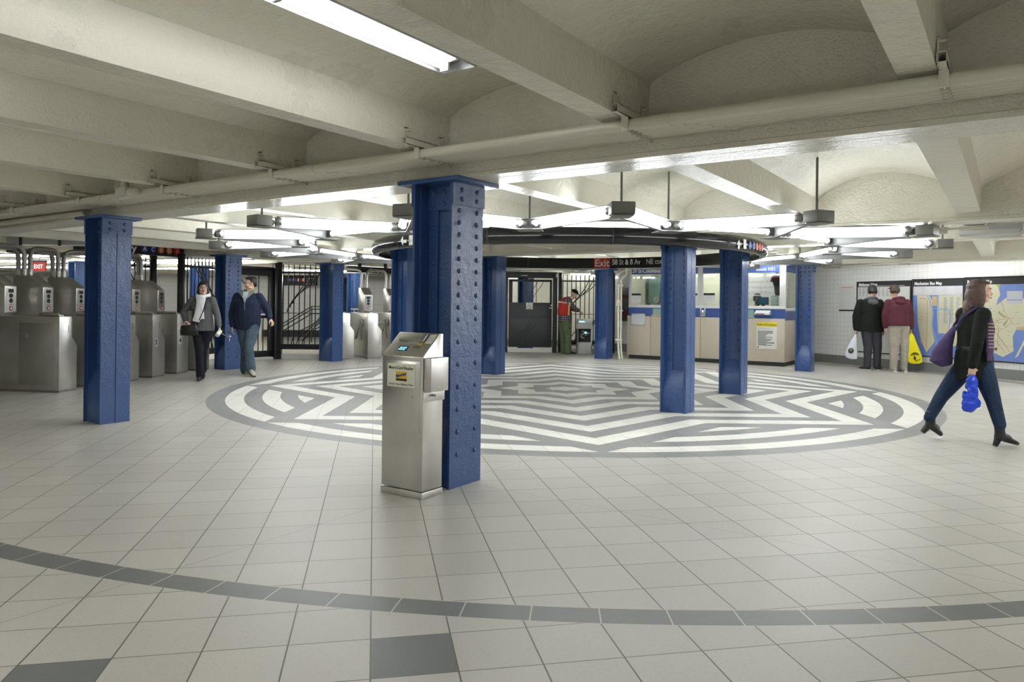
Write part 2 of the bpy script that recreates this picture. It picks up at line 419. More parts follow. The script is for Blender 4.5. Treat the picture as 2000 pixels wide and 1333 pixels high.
# ------------------------------------------------------------------ riveted steel columns
def column(label, x, y, wx=.345, wy=.34, riv=False, dense=True, wedge=.27, cap=.10, rz=0, top=2.135, infill=True, group=None):
    t = thing('steel_column', label, 'column', (x, y, 0), rz, group)
    hx, hy = wx/2, wy/2
    for s in (-1, 1):
        m = MB()
        if riv: m.box(s*hx-(.02 if s > 0 else 0), s*hx+(.02 if s < 0 else 0), -hy, hy, 0, top)
        else:
            a, b = (hx-.02, hx) if s > 0 else (-hx, -hx+.02); c = s*(hx-.007)      # two flange plates meet on a groove
            m.prism([(a, -hy), (b, -hy), (b, hy), (a, hy)], 0, top, 'z') if False else m.prism(
                [(s*(hx-.02), -hy), (s*hx, -hy), (s*hx, -.005), (c, -.004), (c, .004), (s*hx, .005), (s*hx, hy), (s*(hx-.02), hy)], 0, top, 'z')
        if riv:
            for yy in (-hy*.54, hy*.58):
                z = top-.19
                while z > .08: m.rivet((s*hx, yy, z), (s, 0, 0)); z -= .085 if (dense and z > 1.25) else .158
        m.build('flange', 'blue', t, smooth=35)
        m = MB(); m.box(*sorted((s*hx, s*(hx+.013))), -hy-.003, hy+.003, top-.15, top)
        for yy in (-hy*.48, hy*.48):
            for zz in (top-.045, top-.11): m.rivet((s*(hx+.013), yy, zz), (s, 0, 0))
        m.build('top_cleat', 'blue', t, smooth=35)
    m = MB(); m.box(-hx+.02, hx-.02, -.02, .02, 0, top)
    for s in (-1, 1):
        for u in (-1, 1):                          # angles joining web and flanges
            xa = s*(hx-.02); xb = s*(hx-.115)
            m.box(min(xa, xb), max(xa, xb), *sorted((u*.02, u*.036)), 0, top)
            m.box(min(xa, xa-s*.014), max(xa, xa-s*.014), *sorted((u*.036, u*min(.13, hy-.01))), 0, top)
    for u in (-1, 1):
        m.box(-hx+.02, hx-.02, *sorted((u*.036, u*.048)), top-.17, top)
        for xx in (-hx+.075, hx-.075):
            z = top-.04
            while z > (wedge+.30 if infill else .1):
                m.rivet((xx, u*(.048 if z > top-.17 else .036), z), (0, u, 0)); z -= .085 if (dense and z > 1.25) else .15
        for zz in (top-.04, top-.125): m.rivet((0, u*.048, zz), (0, u, 0))
    m.build('web', 'blue', t, smooth=35)
    if infill:
        m = MB()
        for u in (-1, 1): m.prism([(u*.03, 0), (u*(hy-.012), 0), (u*(hy-.012), wedge), (u*.03, wedge+.25)], -hx+.018, hx-.018, 'x')
        m.split('base_infill', 'blue', t, bevel=.008)
    m = MB(); m.box(-hx-cap, hx+cap, -hy-cap*.6, hy+cap*.6, top, top+.031); m.build('cap_plate', 'blue', t, bevel=.004)
    return t
column('nearest blue riveted steel column, behind the stainless card reader', -3.395, 4.135, .36, .36, riv=True)
column('smooth-faced blue column at the left, in front of the turnstiles', -7.955, 4.03, .345, .31, wedge=.36)
column('blue column under the ring nearest the camera, with a sloped shiny foot', -3.385, 8.56, .33, .29, wedge=.26, cap=.015)
column('blue column under the ring, just left of the yellow-headed poster', -3.43, 10.88, .33, .31, wedge=.26, cap=.015)
column('blue column half hidden behind the nearest column', -7.93, 8.62, .33, .3, cap=.015)
column('blue column left of the accessible gate, with chipped concrete foot', -7.93, 11.0, .33, .3, cap=.015)
column('blue column with close rivets at the right corner of the booth', -3.47, 15.62, .31, .30, wedge=.27)
column('blue column below the red Exit lettering, beside cream pipes', -8.17, 15.9, .33, .32, wedge=.28)
column('blue column behind the walking couple', -12.35, 8.50, .33, .34, riv=True)
column('blue riveted column where the black railing meets the turnstiles', -12.42, 11.12, .42, .30, riv=True, top=2.12)
for (x, y, l) in ((-17.9, 8.4, 'blue column in the distance behind the first turnstiles'), (-16.9, 10.8, 'blue column in the distance behind the black exit gate'),
               (-20.1, 18.4, 'blue column seen past the right turnstiles, left of the nearer one'), (-16.3, 15.5, 'blue column standing just behind the right turnstiles'),
               (-11.75, 17.9, 'blue column seen through the window of the accessible gate'), (-17.9, 5.9, 'distant blue column left of the red exit sign')):
    column(l, x, y, .34, .3, riv=True)

# ------------------------------------------------------------------ lights over the near bays
def trough(label, x, y0, y1, z=2.60, tm='tubenear', end_detail=True, group=None, w=.25):
    """open white trough fixture running along y, one tube in view"""
    L = y1-y0; t = thing('ceiling_light', label, 'ceiling light', (x, y0, z), 0, group); h = w/2
    m = MB()
    m.box(-h, h, 0, L, .085, .095)
    for s in (-1, 1): m.box(*sorted((s*h, s*(h-.006))), 0, L, .016, .09)
    m.box(-h, h, 0, .008, .016, .09); m.box(-h, h, L-.008, L, .016, .09)
    m.build('housing', 'fixgrey', t, bevel=.002)
    m = MB(); m.prism([(-h+.01, .034), (-.03, .072), (.03, .072), (h-.01, .034), (h-.01, .038), (.03, .078), (-.03, .078), (-h+.01, .038)], .01, L-.01, 'y')
    m.build('reflector', 'reflector', t)
    k = max(1, round(L/1.24)); 
    for i in range(k):
        a = .07+i*(L-.14)/k; b = a+(L-.14)/k-.03
        m = MB(); m.cyl((-.035, a, .022), (-.035, b, .022), .019, 10); m.build('tube', tm, t, smooth=60)
        m = MB()
        for yy in (a-.02, b+.004): m.box(-.065, -.005, yy, yy+.016, -.005, .075)
        m.box(.01, .07, b-.02, b+.0, .035, .085)
        m.split('socket', 'fixwhite', t, bevel=.003)
    m = MB()
    for yy in (.25, L-.25): m.cyl((0, yy, .09), (0, yy, 2.765-z), .007, 6)
    m.split('hanger_rod', 'greymetal', t)
    return t
trough('long white fluorescent trough overhead, nearest the camera', -2.615, .86, 3.27)
trough('fluorescent trough whose grey end shows in the top left corner', -4.13, -.90, 1.58)
for i, (x, y0, l) in enumerate(((-2.615, -2.0, 'fluorescent trough over the nearest bay, behind the camera side'), (-5.65, -.4, 'fluorescent trough above the left of the near hall'),
        (.42, -.2, 'fluorescent trough above the right of the near hall'), (-4.14, -5.2, 'added unseen fill trough far behind the camera, left'), (.42, -5.4, 'added unseen fill trough far behind the camera, right'), (1.93, .9, 'fluorescent trough above the far right of the near hall'),
        (-1.12, -4.8, 'added unseen fill trough at the rear of the near hall'), (-8.67, .0, 'fluorescent trough above the far left of the near hall'),
        (-7.16, -3.6, 'added unseen rear fill trough at the left of the near hall'), (4.95, -1.2, 'fluorescent trough near the right hand wall'))):
    trough(l, x, y0, y0+2.41, tm='tubemid' if y0 < -3 else 'tubenear')  # rearmost troughs are unseen, added to brighten girder and vaults by bounce

# ------------------------------------------------------------------ star-shaped ring of fluorescent strips
RC = Vector((-5.70, 9.70, 0)); RZ = 2.105; NT = 17; RO, RI, F0 = 5.05, 3.85, -75.18
rig = thing('star_light_ring', 'star-shaped ring of fluorescent strips hung below the vaults', 'light fixture', (RC.x, RC.y, RZ))
def pol(r, a, z=0): return Vector((r*math.cos(R(a)), r*math.sin(R(a)), z))
def strip(p, q, out, both=False):
    p, q = Vector(p), Vector(q); d = q-p; L = d.length; x = d.normalized(); y = Vector(out)-x*Vector(out).dot(x); y.normalize(); z = Vector((0, 0, 1))
    if x.cross(y).z < 0: x, p, q = -x, q, p
    X = Matrix((x, y, z)).transposed().to_4x4(); X.translation = p
    g = .10; m = MB()
    if both: m.box(g, L-g, -.05, .05, .030, .046); m.box(g, L-g, -.012, .012, -.01, .03)
    else: m.box(g, L-g, -.047, -.037, -.060, .045); m.box(g, L-g, -.047, -.008, -.064, -.056); m.box(g, L-g, -.047, .060, .040, .047)
    st = m.xf(X).build('light_strip', 'stripgrey', rig)
    for yy, zz in (((.032, 0), (-.032, 0)) if both else ((.016, 0), (.054, 0))):
        m = MB(); m.cyl((g+.05, yy, zz), (L-g-.05, yy, zz), .018, 8); m.xf(X).build('tube', 'tube', st, smooth=60)
    m = MB()
    for a in (g-.015, L-g-.045): m.cyl((a, .018, 0), (a+.06, .018, 0), .036, 10)
    m.xf(X).split('end_socket', 'greymetal', st, smooth=50)
def node(r, a, long):
    c = pol(r, a); m = MB()
    X = Matrix.Translation(c) @ Matrix.Rotation(R(a), 4, 'Z')
    if long: m.box(-.06, .11, -.10, .10, -.055, .05); m.box(-.12, .12, -.09, .09, -.068, -.058)
    else: m.box(-.06, .06, -.07, .07, -.05, .05); m.box(-.13, .12, -.13, .13, -.066, -.056)
    b = m.xf(X).build('junction_box', 'greymetal', rig, bevel=.006)
    m = MB(); zt = 2.66-RZ
    wy = (RC+c).y
    for gy in (8.62, 10.9, 4.18):
        if abs(wy-gy) < .2: zt = 2.165-RZ
    m.cyl(c+Vector((0, 0, .05)), c+Vector((0, 0, zt)), .011, 6); m.build('hanger_rod', 'greymetal', b)
for k in range(NT):
    a = F0+360/NT*k; h = 180/NT
    tip = pol(RO-.05, a); v0 = pol(RI, a-h); v1 = pol(RI, a+h)
    mid0 = (tip+v0)/2; mid1 = (tip+v1)/2
    strip(tip, v0, pol(1, a-h-30)); strip(tip, v1, pol(1, a+h+30))
    strip(v0, v1, pol(1, a), both=True)
    node(RO, a, True); node(RI, a-h, False)

# ------------------------------------------------------------------ black glossy ring with signs
CC = Vector((-5.69, 9.783, 0)); rg = thing('ring_sign', 'big glossy black ring around four blue columns, with exit lettering inside', 'ring sign', (CC.x, CC.y, 0))
prof = [(2.832, 1.998), (2.87, 1.990), (2.91, 2.003), (2.937, 2.04), (2.945, 2.088), (2.937, 2.135), (2.91, 2.172), (2.87, 2.190), (2.832, 2.190)]
m = MB(); n = 120
vs = [(r*math.cos(2*PI*k/n), r*math.sin(2*PI*k/n), z) for k in range(n) for r, z in prof]; P_ = len(prof)
m.add(vs, [(k*P_+i, k*P_+(i+1) % P_, ((k+1) % n)*P_+(i+1) % P_, ((k+1) % n)*P_+i) for k in range(n) for i in range(P_)])
m.build('ring_tube', 'blackgloss', rg, smooth=40)
m = MB()
for a in (-49.3, -17.2, -107.5, -128, -78, -145, 15, 45, 90, 135, 180):
    vs = [(r2*math.cos(R(a+s*.12)), r2*math.sin(R(a+s*.12)), z2) for s in (-1, 1) for (r2, z2) in [((r-2.88)*1.04+2.88, (z-2.09)*1.03+2.09) for r, z in prof]]
    m.add(vs, [(i, (i+1) % P_, P_+(i+1) % P_, P_+i) for i in range(P_)])
m.split('joint_seam', 'charcoal', rg)
def bend(o, r, a0, inward):
    """wrap flat lettering (x along, z up) round the ring: a0 = angle of its left end as read"""
    for v in o.data.vertices:
        x, y, z = v.co; a = R(a0)+(-x/r if inward else x/r); rr = r+(abs(y)+.0012)*(-1 if inward else 1)
        v.co = (rr*math.cos(a), rr*math.sin(a), z)
    o.data.update()
def inner(txt, size, m_, a0, z, width, bold=.004):
    o = text(txt, size, m_, rg, (0, 0, z), (1, 0, 0), (0, 0, 1), bold=bold, ext=.001, width=width); bend(o, 2.829, a0, True)
m = MB(); n = 8
for k in range(n): m.box(.31*k/n*1.0, .31*(k+1)/n, 0, .0012, 2.003, 2.188)
o = m.build('red_panel', 'red', rg); tag(o, 'red panel behind the word Exit'); bend(o, 2.831, 109.3, True)
inner('Exit', .185, 'white', 109.0, 2.033, .275)
inner('58 St & 8 Av', .135, 'white', 102.2, 2.062, .56)
inner('NE corner', .135, 'white', 88.6, 2.062, .50)
def outer(o, r, a0): bend(o, r, a0, False)
def plate(w_, h_, z0): g = MB(); [g.box(w_*k/4, w_*(k+1)/4, 0, .001, z0, z0+h_) for k in range(4)]; return g
M_['bulletblue'] = mat('route_blue', (.015, .06, .36), .4); M_['bulletorange'] = mat('route_orange', (.75, .13, .015), .4); M_['bulletred'] = mat('route_red', (.62, .02, .02), .4)
o = plate(.085, .125, 2.02).build('pictogram_plate', 'white', rg); outer(o, 2.946, -101.9)
o = text('EX', .045, 'ink', rg, (0.01, 0, 2.06)); outer(o, 2.949, -101.9)
g = MB(); g.prism([(0, 2.09), (.06, 2.145), (.06, 2.095), (.14, 2.095), (.14, 2.055), (.06, 2.055), (.06, 2.02)], 0, .001, 'y'); o = g.build('arrow', 'white', rg); outer(o, 2.947, -105.6)
g = MB(); g.prism([(0, 2.06), (.055, 2.125), (.11, 2.06), (.075, 2.06), (.075, 2.01), (.035, 2.01), (.035, 2.06)], 0, .001, 'y'); o = g.build('arrow', 'white', rg); outer(o, 2.947, -14.2)
o = plate(.075, .12, 2.02).build('pictogram_plate', 'white', rg); outer(o, 2.946, -10.9)
for a, ch, mm in ((-8.2, 'A', 'bulletblue'), (-5.9, 'C', 'bulletblue'), (-3.6, 'B', 'bulletorange'), (-1.3, 'D', 'bulletorange'), (1.0, '1', 'bulletred')):
    g = MB(); g.prism([(.05+.05*math.cos(2*PI*k/20), 2.075+.05*math.sin(2*PI*k/20)) for k in range(20)], 0, .001, 'y'); o = g.build('route_bullet', mm, rg); outer(o, 2.946, a)
    o = text(ch, .085, 'white', rg, (.026, 0, 2.045), bold=.002); outer(o, 2.949, a)

# ------------------------------------------------------------------ conduits along the girder
def conduit_run(label, y0, z0, rows, x0, x1, coup):
    t = thing('conduit_bundle', label, 'pipes', (0, y0, z0))
    for i, (dy, r) in enumerate(rows):
        m = MB(); m.cyl((x0, dy, 0), (x1, dy, 0), r, 12)
        for c in coup: m.cyl((c+i*.055, dy, 0), (c+.11+i*.055, dy, 0), r+.005, 12)
        m.split('conduit', 'pipe', t, smooth=50)
    return t
rows = [(0, .031)]+[(.068+.056*k, .0225) for k in range(5)]
conduit_run('six cream conduits side by side under the joists, along the nearest girder', 3.69, 2.287, rows, -30, 8, [-4.42, -1.62, -7.5, .9, -11])
t = thing('cream_pipe', 'short cream pipe with a capped end beside the left column', 'pipe', (0, 3.955, 2.225))
m = MB(); m.cyl((-16, 0, 0), (-8.28, 0, 0), .032, 12); m.build('pipe_body', 'pipe', t, smooth=50)
m = MB(); m.cyl((-8.30, 0, 0), (-8.26, 0, 0), .034, 12); m.build('end_cap', 'steeldull', t)
# trapeze hangers under each joist
HANG = ['on the rightmost joist', 'on the second joist from the right', 'on the joist over the nearest column', 'on the joist left of the nearest column',
        'on the next joist to the left, beside a pipe tee', 'above the capped pipe at far left', 'on the leftmost joist in view']
for k, jx in enumerate([j for j in sorted(JX, reverse=True) if -11.5 < j < .5]):
    t = thing('pipe_hanger', 'cream conduit hanger '+HANG[min(k, 6)], 'pipe hanger', (jx, 3.5, 2.335), 0, 'strut hangers along the conduits')
    m = MB()
    for (a, b, c, d) in ((.085, .125, .030, .034), (.085, .125, -.012, -.008), (.085, .089, -.012, .034), (.121, .125, -.012, .034)): m.box(a, b, .03, .52, c, d)
    m.build('strut', 'pipe', t)
    for yy in (.05, .40):
        m = MB(); m.box(.086, .092, yy, yy+.04, -.02, .105); m.box(.05, .092, yy, yy+.04, .099, .105); m.cyl((.04, yy+.02, .09), (.12, yy+.02, .09), .006, 6); m.rivet((.092, yy+.02, .03), (1, 0, 0), .009, .007)
        m.build('clip', 'pipe', t)
    for i, (dy, r) in enumerate(rows):
        y = .19+dy; m = MB(); m.tube([(.105+.0, y+(r+.004)*math.sin(2*PI*q/12), -.048+(r+.004)*math.cos(2*PI*q/12)) for q in range(13)], .0045, 5)
        m.box(.085, .125, y-r-.010, y-r-.004, -.085, -.01); m.box(.098, .112, y+r-.006, y+r+.010, -.088, -.076)
        m.build('clamp', 'pipe', t)
# pipe tee rising to the ceiling between two joists
t = thing('pipe_tee', 'cream pipe tee rising from the conduits to a joist', 'pipe', (-6.86, 3.62, 2.29))
m = MB(); m.cyl((0, 0, 0), (0, 0, .30), .030, 12); m.cyl((0, 0, .045), (0, 0, .09), .036, 12); m.build('riser', 'pipe', t, smooth=50)
m = MB(); m.box(-.09, .09, -.045, .045, -.045, .05); m.cyl((.09, 0, 0), (.20, 0, 0), .038, 12); m.build('tee_body', 'pipe', t, bevel=.008)

# ------------------------------------------------------------------ lights in the passages beyond the fare line
def far_strip(label, c, L, ang, z, m_='tubefar', w=.16, group=None, drop=.06):
    t = thing('strip_light', label, 'strip light', (c[0], c[1], z), ang, group)
    m = MB(); m.box(-L/2, L/2, -w/2, w/2, .02, .09); m.build('housing', 'fixwhite', t)
    m = MB(); m.cyl((-L/2+.05, 0, 0), (L/2-.05, 0, 0), .02, 8); m.build('tube', m_, t)
    m = MB()
    for s in (-1, 1): m.cyl((s*L*.4, 0, .08), (s*L*.4, 0, 2.66-z), .012, 6)
    m.split('hanger_rod', 'greymetal', t)
    return t
A0 = YAW
def fw(d, r): return (-.5594*d+.8289*r, .8289*d+.5594*r)       # distance ahead of the camera, offset to the right
n_ = 0
for d, r, L, l in ((17.6, -11.0, 6.6, 'long strip light beyond the turnstiles, at the level of the entry signs'),
                 (15.2, -10.6, 5.6, 'strip light over the far side of the first turnstiles'),
                 (20.6, -12.2, 8, 'distant strip light, lowest of those seen over the first turnstiles'),
                 (21.0, -5.2, 4.4, 'strip light in the passage behind the black exit gate'),
                 (21.5, -1.2, 2.6, 'strip light in the passage behind the right turnstiles'),
                 (21.6, 2.2, 1.3, 'short strip light in the corridor behind the accessible gate'),
                 (16.4, -7.0, 2.2, 'strip light behind the black railing at the left')):
    far_strip(l, fw(d, r), L, A0, 2.19)
c = fw(12.2, -9.0); t = thing('light_box', 'wide white light housing across the ceiling at far left, above the conduit arches', 'ceiling light', (c[0], c[1], 2.20), A0)
MB().box(-2.0, 2.0, 0, .3, 0, .13).build('housing', 'fixwhite', t, bevel=.004)
m = MB()
for x_ in (-1.3, .0, .75, 1.4, 2.0): m.box(x_-.02, x_+.02, -.02, 0, -.02, .2)
m.split('dark_divider', 'charcoal', t)
m = MB(); m.cyl((-1.2, .15, .1), (-1.2, .15, .45), .012, 6); m.cyl((1.2, .15, .1), (1.2, .15, .45), .012, 6); m.split('hanger_rod', 'greymetal', t)
# map wall light, then unseen strips added to brighten wall, floor and left side
far_strip('strip light between the map wall and the ring, outside the view', (3.3, 13.2), 4.8, R(-31.3), 2.12, m_='tubeside')
far_strip('added fill strip beyond the map wall end, outside the view', (4.6, 10.6), 2.4, R(-31.3), 2.12, m_='tubeside')  # unseen, added to brighten the right side
far_strip('added fill strip over the right of the hall, outside the view', (3.42, 6.6), 2.4, R(90), 2.35, m_='tubeside')  # unseen, added to lift the floor at right
far_strip('added fill strip over the passage to the left, outside the view', (-15.48, 1.0), 2.4, R(90), 2.38, m_='tubeside')  # unseen, added to brighten the left region
far_strip('added fill strip at the right edge of the hall by the maps, outside the view', (1.9, 14.0), 2.4, R(-31.3), 2.12, m_='tubeside')  # unseen extra strip added to brighten the tiled wall
far_strip('added fill strip over the left passage, outside the view', (-12.45, .6), 2.4, R(90), 2.38, m_='tubemid')  # unseen fill added for the left floor and ceiling
far_strip('added unseen fill strip over the left passage, further back', (-10.94, -3.4), 2.4, R(90), 2.38, m_='tubemid')  # another unseen fill added on the left
for x_, l in ((-4.14, 'above the right end of the booth, hidden by the beam'), (-2.62, 'above the two men, hidden by the beam'), (-1.11, 'above the bus map, hidden by the beam'), (.40, 'above the third map, hidden by the beam')):
    far_strip('added short fill strip '+l, (x_, 16.12), 1.2, 0, 2.34, m_='tubewall')  # added out of sight behind the girder to brighten the map wall
far_strip('added fill strip in front of the left cabinets, outside the view', (-10.94, 1.6), 2.4, R(90), 2.40, m_='tubeside')  # unseen, added to brighten the turnstile cabinets
far_strip('added fill strip right of the ring, outside the view', (1.912, 5.9), 2.4, R(90), 2.36, m_='tubeside')  # unseen, added to brighten the floor right of the medallion

# ------------------------------------------------------------------ card reader standing against the nearest column
def quad_screen(m, p0, ex, ey, w_, h_, th=.003):
    p0, ex, ey = Vector(p0), Vector(ex).normalized(), Vector(ey).normalized(); n = ex.cross(ey)
    vs = [p0+ex*a+ey*b+n*c for c in (0, th) for a, b in ((0, 0), (w_, 0), (w_, h_), (0, h_))]
    return m.add(vs, [(3, 2, 1, 0), (4, 5, 6, 7), (0, 1, 5, 4), (1, 2, 6, 5), (2, 3, 7, 6), (3, 0, 4, 7)])
M_['lcd'] = mat('blue_lcd', (.02, .10, .14), .2); M_['lcdtext'] = mat('lcd_text', (.3, .7, .9), .4, emit=(.25, .7, 1.0), estr=1.2)
M_['label'] = mat('cream_label', (.70, .70, .58), .45); M_['cardyellow'] = mat('card_yellow', (.80, .48, .02), .4); M_['cardblue'] = mat('card_blue_lettering', (.02, .05, .28), .4)
t = thing('card_reader', 'stainless steel card balance reader with a side box, against the nearest column', 'card reader', (-3.375, 3.645, 0), 0)
X0, X1, D_ = -.183, .183, .205
m = MB(); m.prism([(0, .05), (D_, .05), (D_, 1.085), (.165, 1.088), (0, .935)], X0, X1, 'x'); m.build('body', 'steel', t, bevel=.005)
m = MB(); m.box(X0-.004, X1+.004, -.004, D_+.004, 0, .045); m.build('base_plinth', 'steel', t, bevel=.003)
m = MB(); m.box(-.163, .160, -.003, 0, .425, .905); m.build('door_panel', 'steel', t, bevel=.0015)
lp = MB().box(-.130, .118, -.0055, -.003, .728, .885).build('label_plate', 'label', t)
text('MetroCard Reader', .030, 'ink', lp, (-.118, -.0060, .847), bold=.0003, ext=.0006, width=.222)
text('Check Your Balance Here', .020, 'ink', lp, (-.118, -.0060, .741), ext=.0006, width=.222)
cd = MB().box(-.050, .046, -.0070, -.0055, .768, .833).build('card_picture', 'cardyellow', lp)
MB().box(-.050, .046, -.0078, -.0070, .771, .785).build('magnetic_stripe', 'ink', lp)
text('MetroCard', .024, 'cardblue', lp, (-.047, -.0085, .792), right=(1, 0, .22), up=(-.22, 0, 1), bold=.0012, ext=.0006, width=.092)
m = MB(); m.cyl((.095, -.010, .672), (.095, 0, .672), .009, 10); m.build('lock', 'steeldull', t)
ey = Vector((0, .165, .153)).normalized(); ex = Vector((1, 0, 0))
def on_slope(x, d): return Vector((x, 0, .935))+ey*d
m = MB(); quad_screen(m, on_slope(-.085, .050), ex, ey, .085, .042, .0025); sc = m.build('screen', 'lcd', t)
nrm = ex.cross(ey)
text('BALANCE', .014, 'lcdtext', sc, on_slope(-.070, .072)+nrm*.003, ex, ey, ext=.0004, width=.058); text('SWIPE CARD', .014, 'lcdtext', sc, on_slope(-.078, .056)+nrm*.003, ex, ey, ext=.0004, width=.06)
m = MB()
for k in range(7): quad_screen(m, on_slope(.038+k*.009, .075+(k % 3)*.003), ex, ey, .005, .022, .0012)
m.split('scratched_mark', 'steeldark', t)
m = MB(); quad_screen(m, on_slope(-.125, .140), ex, ey, .185, .045, .010); quad_screen(m, on_slope(-.125, .118), ex, ey, .20, .012, .003); m.split('card_guide', 'steel', t, bevel=.002)
m = MB(); quad_screen(m, on_slope(.058, .128), ex, ey, .050, .075, .022); m.build('swipe_slot', 'steeldark', t, bevel=.008)
m = MB(); quad_screen(m, on_slope(.118, .125), ex, ey, .055, .085, .003); wl = m.build('instruction_label', 'label', t)
m = MB(); quad_screen(m, on_slope(.128, .140)+nrm*.003, ex, ey, .036, .045, .001); m.build('printed_square', 'lightgrey', wl)
m = MB(); quad_screen(m, on_slope(.075, .105), ex, ey, .022, .022, .002); m.build('small_yellow_label', 'cardyellow', t)
sb = MB().box(.195, .258, -.004, .172, .712, .933).build('side_box', 'steeldull', t, bevel=.003)
MB().box(.183, .195, .03, .16, .74, .90).build('bracket', 'steeldull', sb)
MB().box(.186, .190, -.002, .215, .640, .715).build('bracket_plate', 'steeldull', t, bevel=.001)
m = MB(); m.cyl((.190, .078, .682), (.222, .078, .682), .008, 10); m.ell((.224, .078, .682), .010, .010, .010); m.build('knob', 'steel', t, smooth=60)
m = MB(); m.rivet((.258, .075, .735), (1, 0, 0), .008, .006); m.rivet((.258, .015, .74), (1, 0, 0), .005, .003); m.rivet((.258, .06, .92), (1, 0, 0), .004, .003); m.split('screw', 'steel', sb)

# ------------------------------------------------------------------ turnstiles
def turnstile(label, c, ax, number=None, head=.85, hl=.50, pipes=True, L=1.45, arms=True, headz=True, bright=False, w=.24, ax_=-.85, body='steel'):
    """local x points forward out of the lane, origin on the floor at the front left edge"""
    t = thing('turnstile', label, 'turnstile', (c[0], c[1], 0), math.atan2(ax[1], ax[0]))
    m = MB(); m.prism([(0, .03), (.335, .03), (.335, .64), (w, .76), (w, 1.02), (w-.02, 1.05), (0, 1.05)], -L, 0, 'x'); m.build('cabinet', body, t, bevel=.004)
    m = MB(); m.box(-L+.01, -.01, .01, .325, 0, .03); m.build('base', 'steeldark', t)
    m = MB()
    for k in range(4): m.box(0, .003, .16, .175, .83+k*.026, .840+k*.026)
    m.split('vent_slot', 'ink', t)
    m = MB(); m.box(-.62, -.06, -.003, 0, .10, .96); dp = m.build('door_panel', 'steeldull', t, bevel=.001)
    m = MB(); m.box(-.52, -.48, -.008, -.003, .75, .80); m.build('lock_plate', 'steel', dp)
    m = MB(); m.box(-.36, -.05, .05, .14, 1.05, 1.075); m.box(-.36, -.05, .05, .06, 1.05, 1.10); m.build('card_swipe', 'steeldull', t, bevel=.004)
    if number:
        p = MB().box(0, .002, .045, .125, .52, .66).build('number_plate', 'lightgrey', t)
        text(number, .12, 'ink', p, (.0035, .085, .548), (0, 1, 0), (0, 0, 1), bold=.003, align='CENTER', ext=.0006)
    if headz:
        a, b = -head, -head-hl
        m = MB(); m.prism([(a-.04, 1.05), (a, 1.10), (a, 1.47), (a-.24, 1.64), (b, 1.64), (b, 1.05)], 0, w*.86, 'y'); h = m.build('reader_head', body, t, bevel=.004)
        f = MB().box(a, a+.004, .02, w*.86-.02, 1.12, 1.45).build('display_panel', 'lightgrey' if bright else 'steel', h)
        yc = w*.43
        MB().box(a+.004, a+.006, yc-.045, yc+.045, 1.38, 1.43).build('display', 'ink', h)
        for z_, mm in ((1.335, 'ink'), (1.265, 'ink'), (1.155, 'red')):
            m = MB(); m.cyl((a+.003, yc, z_), (a+.008, yc, z_), .032, 14); m.build('signal_lamp', mm, h)
            if mm == 'red': m = MB(); m.cyl((a+.008, yc, z_), (a+.010, yc, z_), .018, 10); m.build('arrow_disc', 'white', h)
        text('GO', .022, 'ink', h, (a+.0075, yc-.03, 1.20), (0, 1, 0), (0, 0, 1), ext=.0004, width=.06)
    if arms:
        m = MB(); m.box(ax_-.09, ax_+.09, -.045, 0, .72, .90); m.build('arm_housing', 'steeldark', t, bevel=.02)
        for d in ((0, -1, .06), (.55, -.10, -.95), (-.55, -.10, -.95)):
            v = Vector(d).normalized(); m = MB(); m.cyl(Vector((ax_, -.05, .80)), Vector((ax_, -.05, .80))+v*.42, .018, 10); m.build('arm', 'steel', t, smooth=50)
    return t
SX = Vector((.899, .438)); PS = Vector((-.438, .899))
TS = [((-10.87, 4.86), .85, None, 'first stainless turnstile at the left edge, nearest the camera', 'steel'),
      ((-11.18, 5.48), .85, None, 'second stainless turnstile, its dark head just left of the red exit sign', 'steeldull'),
      ((-11.49, 6.10), .86, None, 'third stainless turnstile, partly hidden by the left blue column', 'steeldull'),
      ((-11.81, 6.72), .37, '3', 'stainless turnstile with the numeral three, between the left column and its neighbour', 'steeldull'),
      ((-12.15, 7.36), .38, '4', 'stainless turnstile with the numeral four, beside the scarf-wearing woman', 'steeldull')]
for c, hd, nb, l, bd in TS: turnstile(l, c, SX, nb, head=hd, body=bd, arms=False)
turnstile('plain dark steel end cabinet of the first turnstile row, behind the woman in the scarf', (-12.36, 7.92), SX, headz=False, arms=False, L=.9, body='steeldull')
S5 = Vector((.899, -.438))
turnstile('light stainless turnstile with hanging arms, just right of the black railing', (-12.222, 12.04), S5, head=.30, hl=.42, bright=True, ax_=-.42)
turnstile('light stainless turnstile, left half showing beside the column behind the card reader', (-12.28, 12.93), S5, head=.30, hl=.42, bright=True, ax_=-.42)
turnstile('plain light steel end cabinet against the riveted blue column at the railing end', (-12.56, 11.50), S5, headz=False, arms=False, L=.9)
# stainless conduit arches between the turnstile heads
def arch(label, p, q, n=2, z0=1.64, z1=2.07, r=.032, off=Vector((.09, 0))):
    t = thing('conduit_arch', label, 'pipes', (p[0], p[1], z0))
    for k in range(n):
        o = off*k; a = Vector((o.x, o.y, 0)); b = Vector((q[0]-p[0]+o.x, q[1]-p[1]+o.y, 0)); h = Vector((0, 0, z1-z0-.03*k))
        m = MB(); m.tube(rounded([a, a+h, b+h, b], .16, 6), r, 10); m.build('conduit', 'steeldark', t, smooth=50)
        m = MB()
        for e_ in (a, b): m.cyl(e_+Vector((0, 0, .02)), e_+Vector((0, 0, .10)), r+.007, 10)
        m.split('coupling', 'steeldull', t, smooth=50)
    return t
def headtop(c, hd, side, ax=SX): 
    pv = Vector((-ax.y, ax.x)); b = Vector(c)-ax*(hd+.36)+pv*(.05 if side < 0 else .16); return b
H = [headtop(c, hd, -1) for c, hd, *_ in TS]; H2 = [headtop(c, hd, 1) for c, hd, *_ in TS]
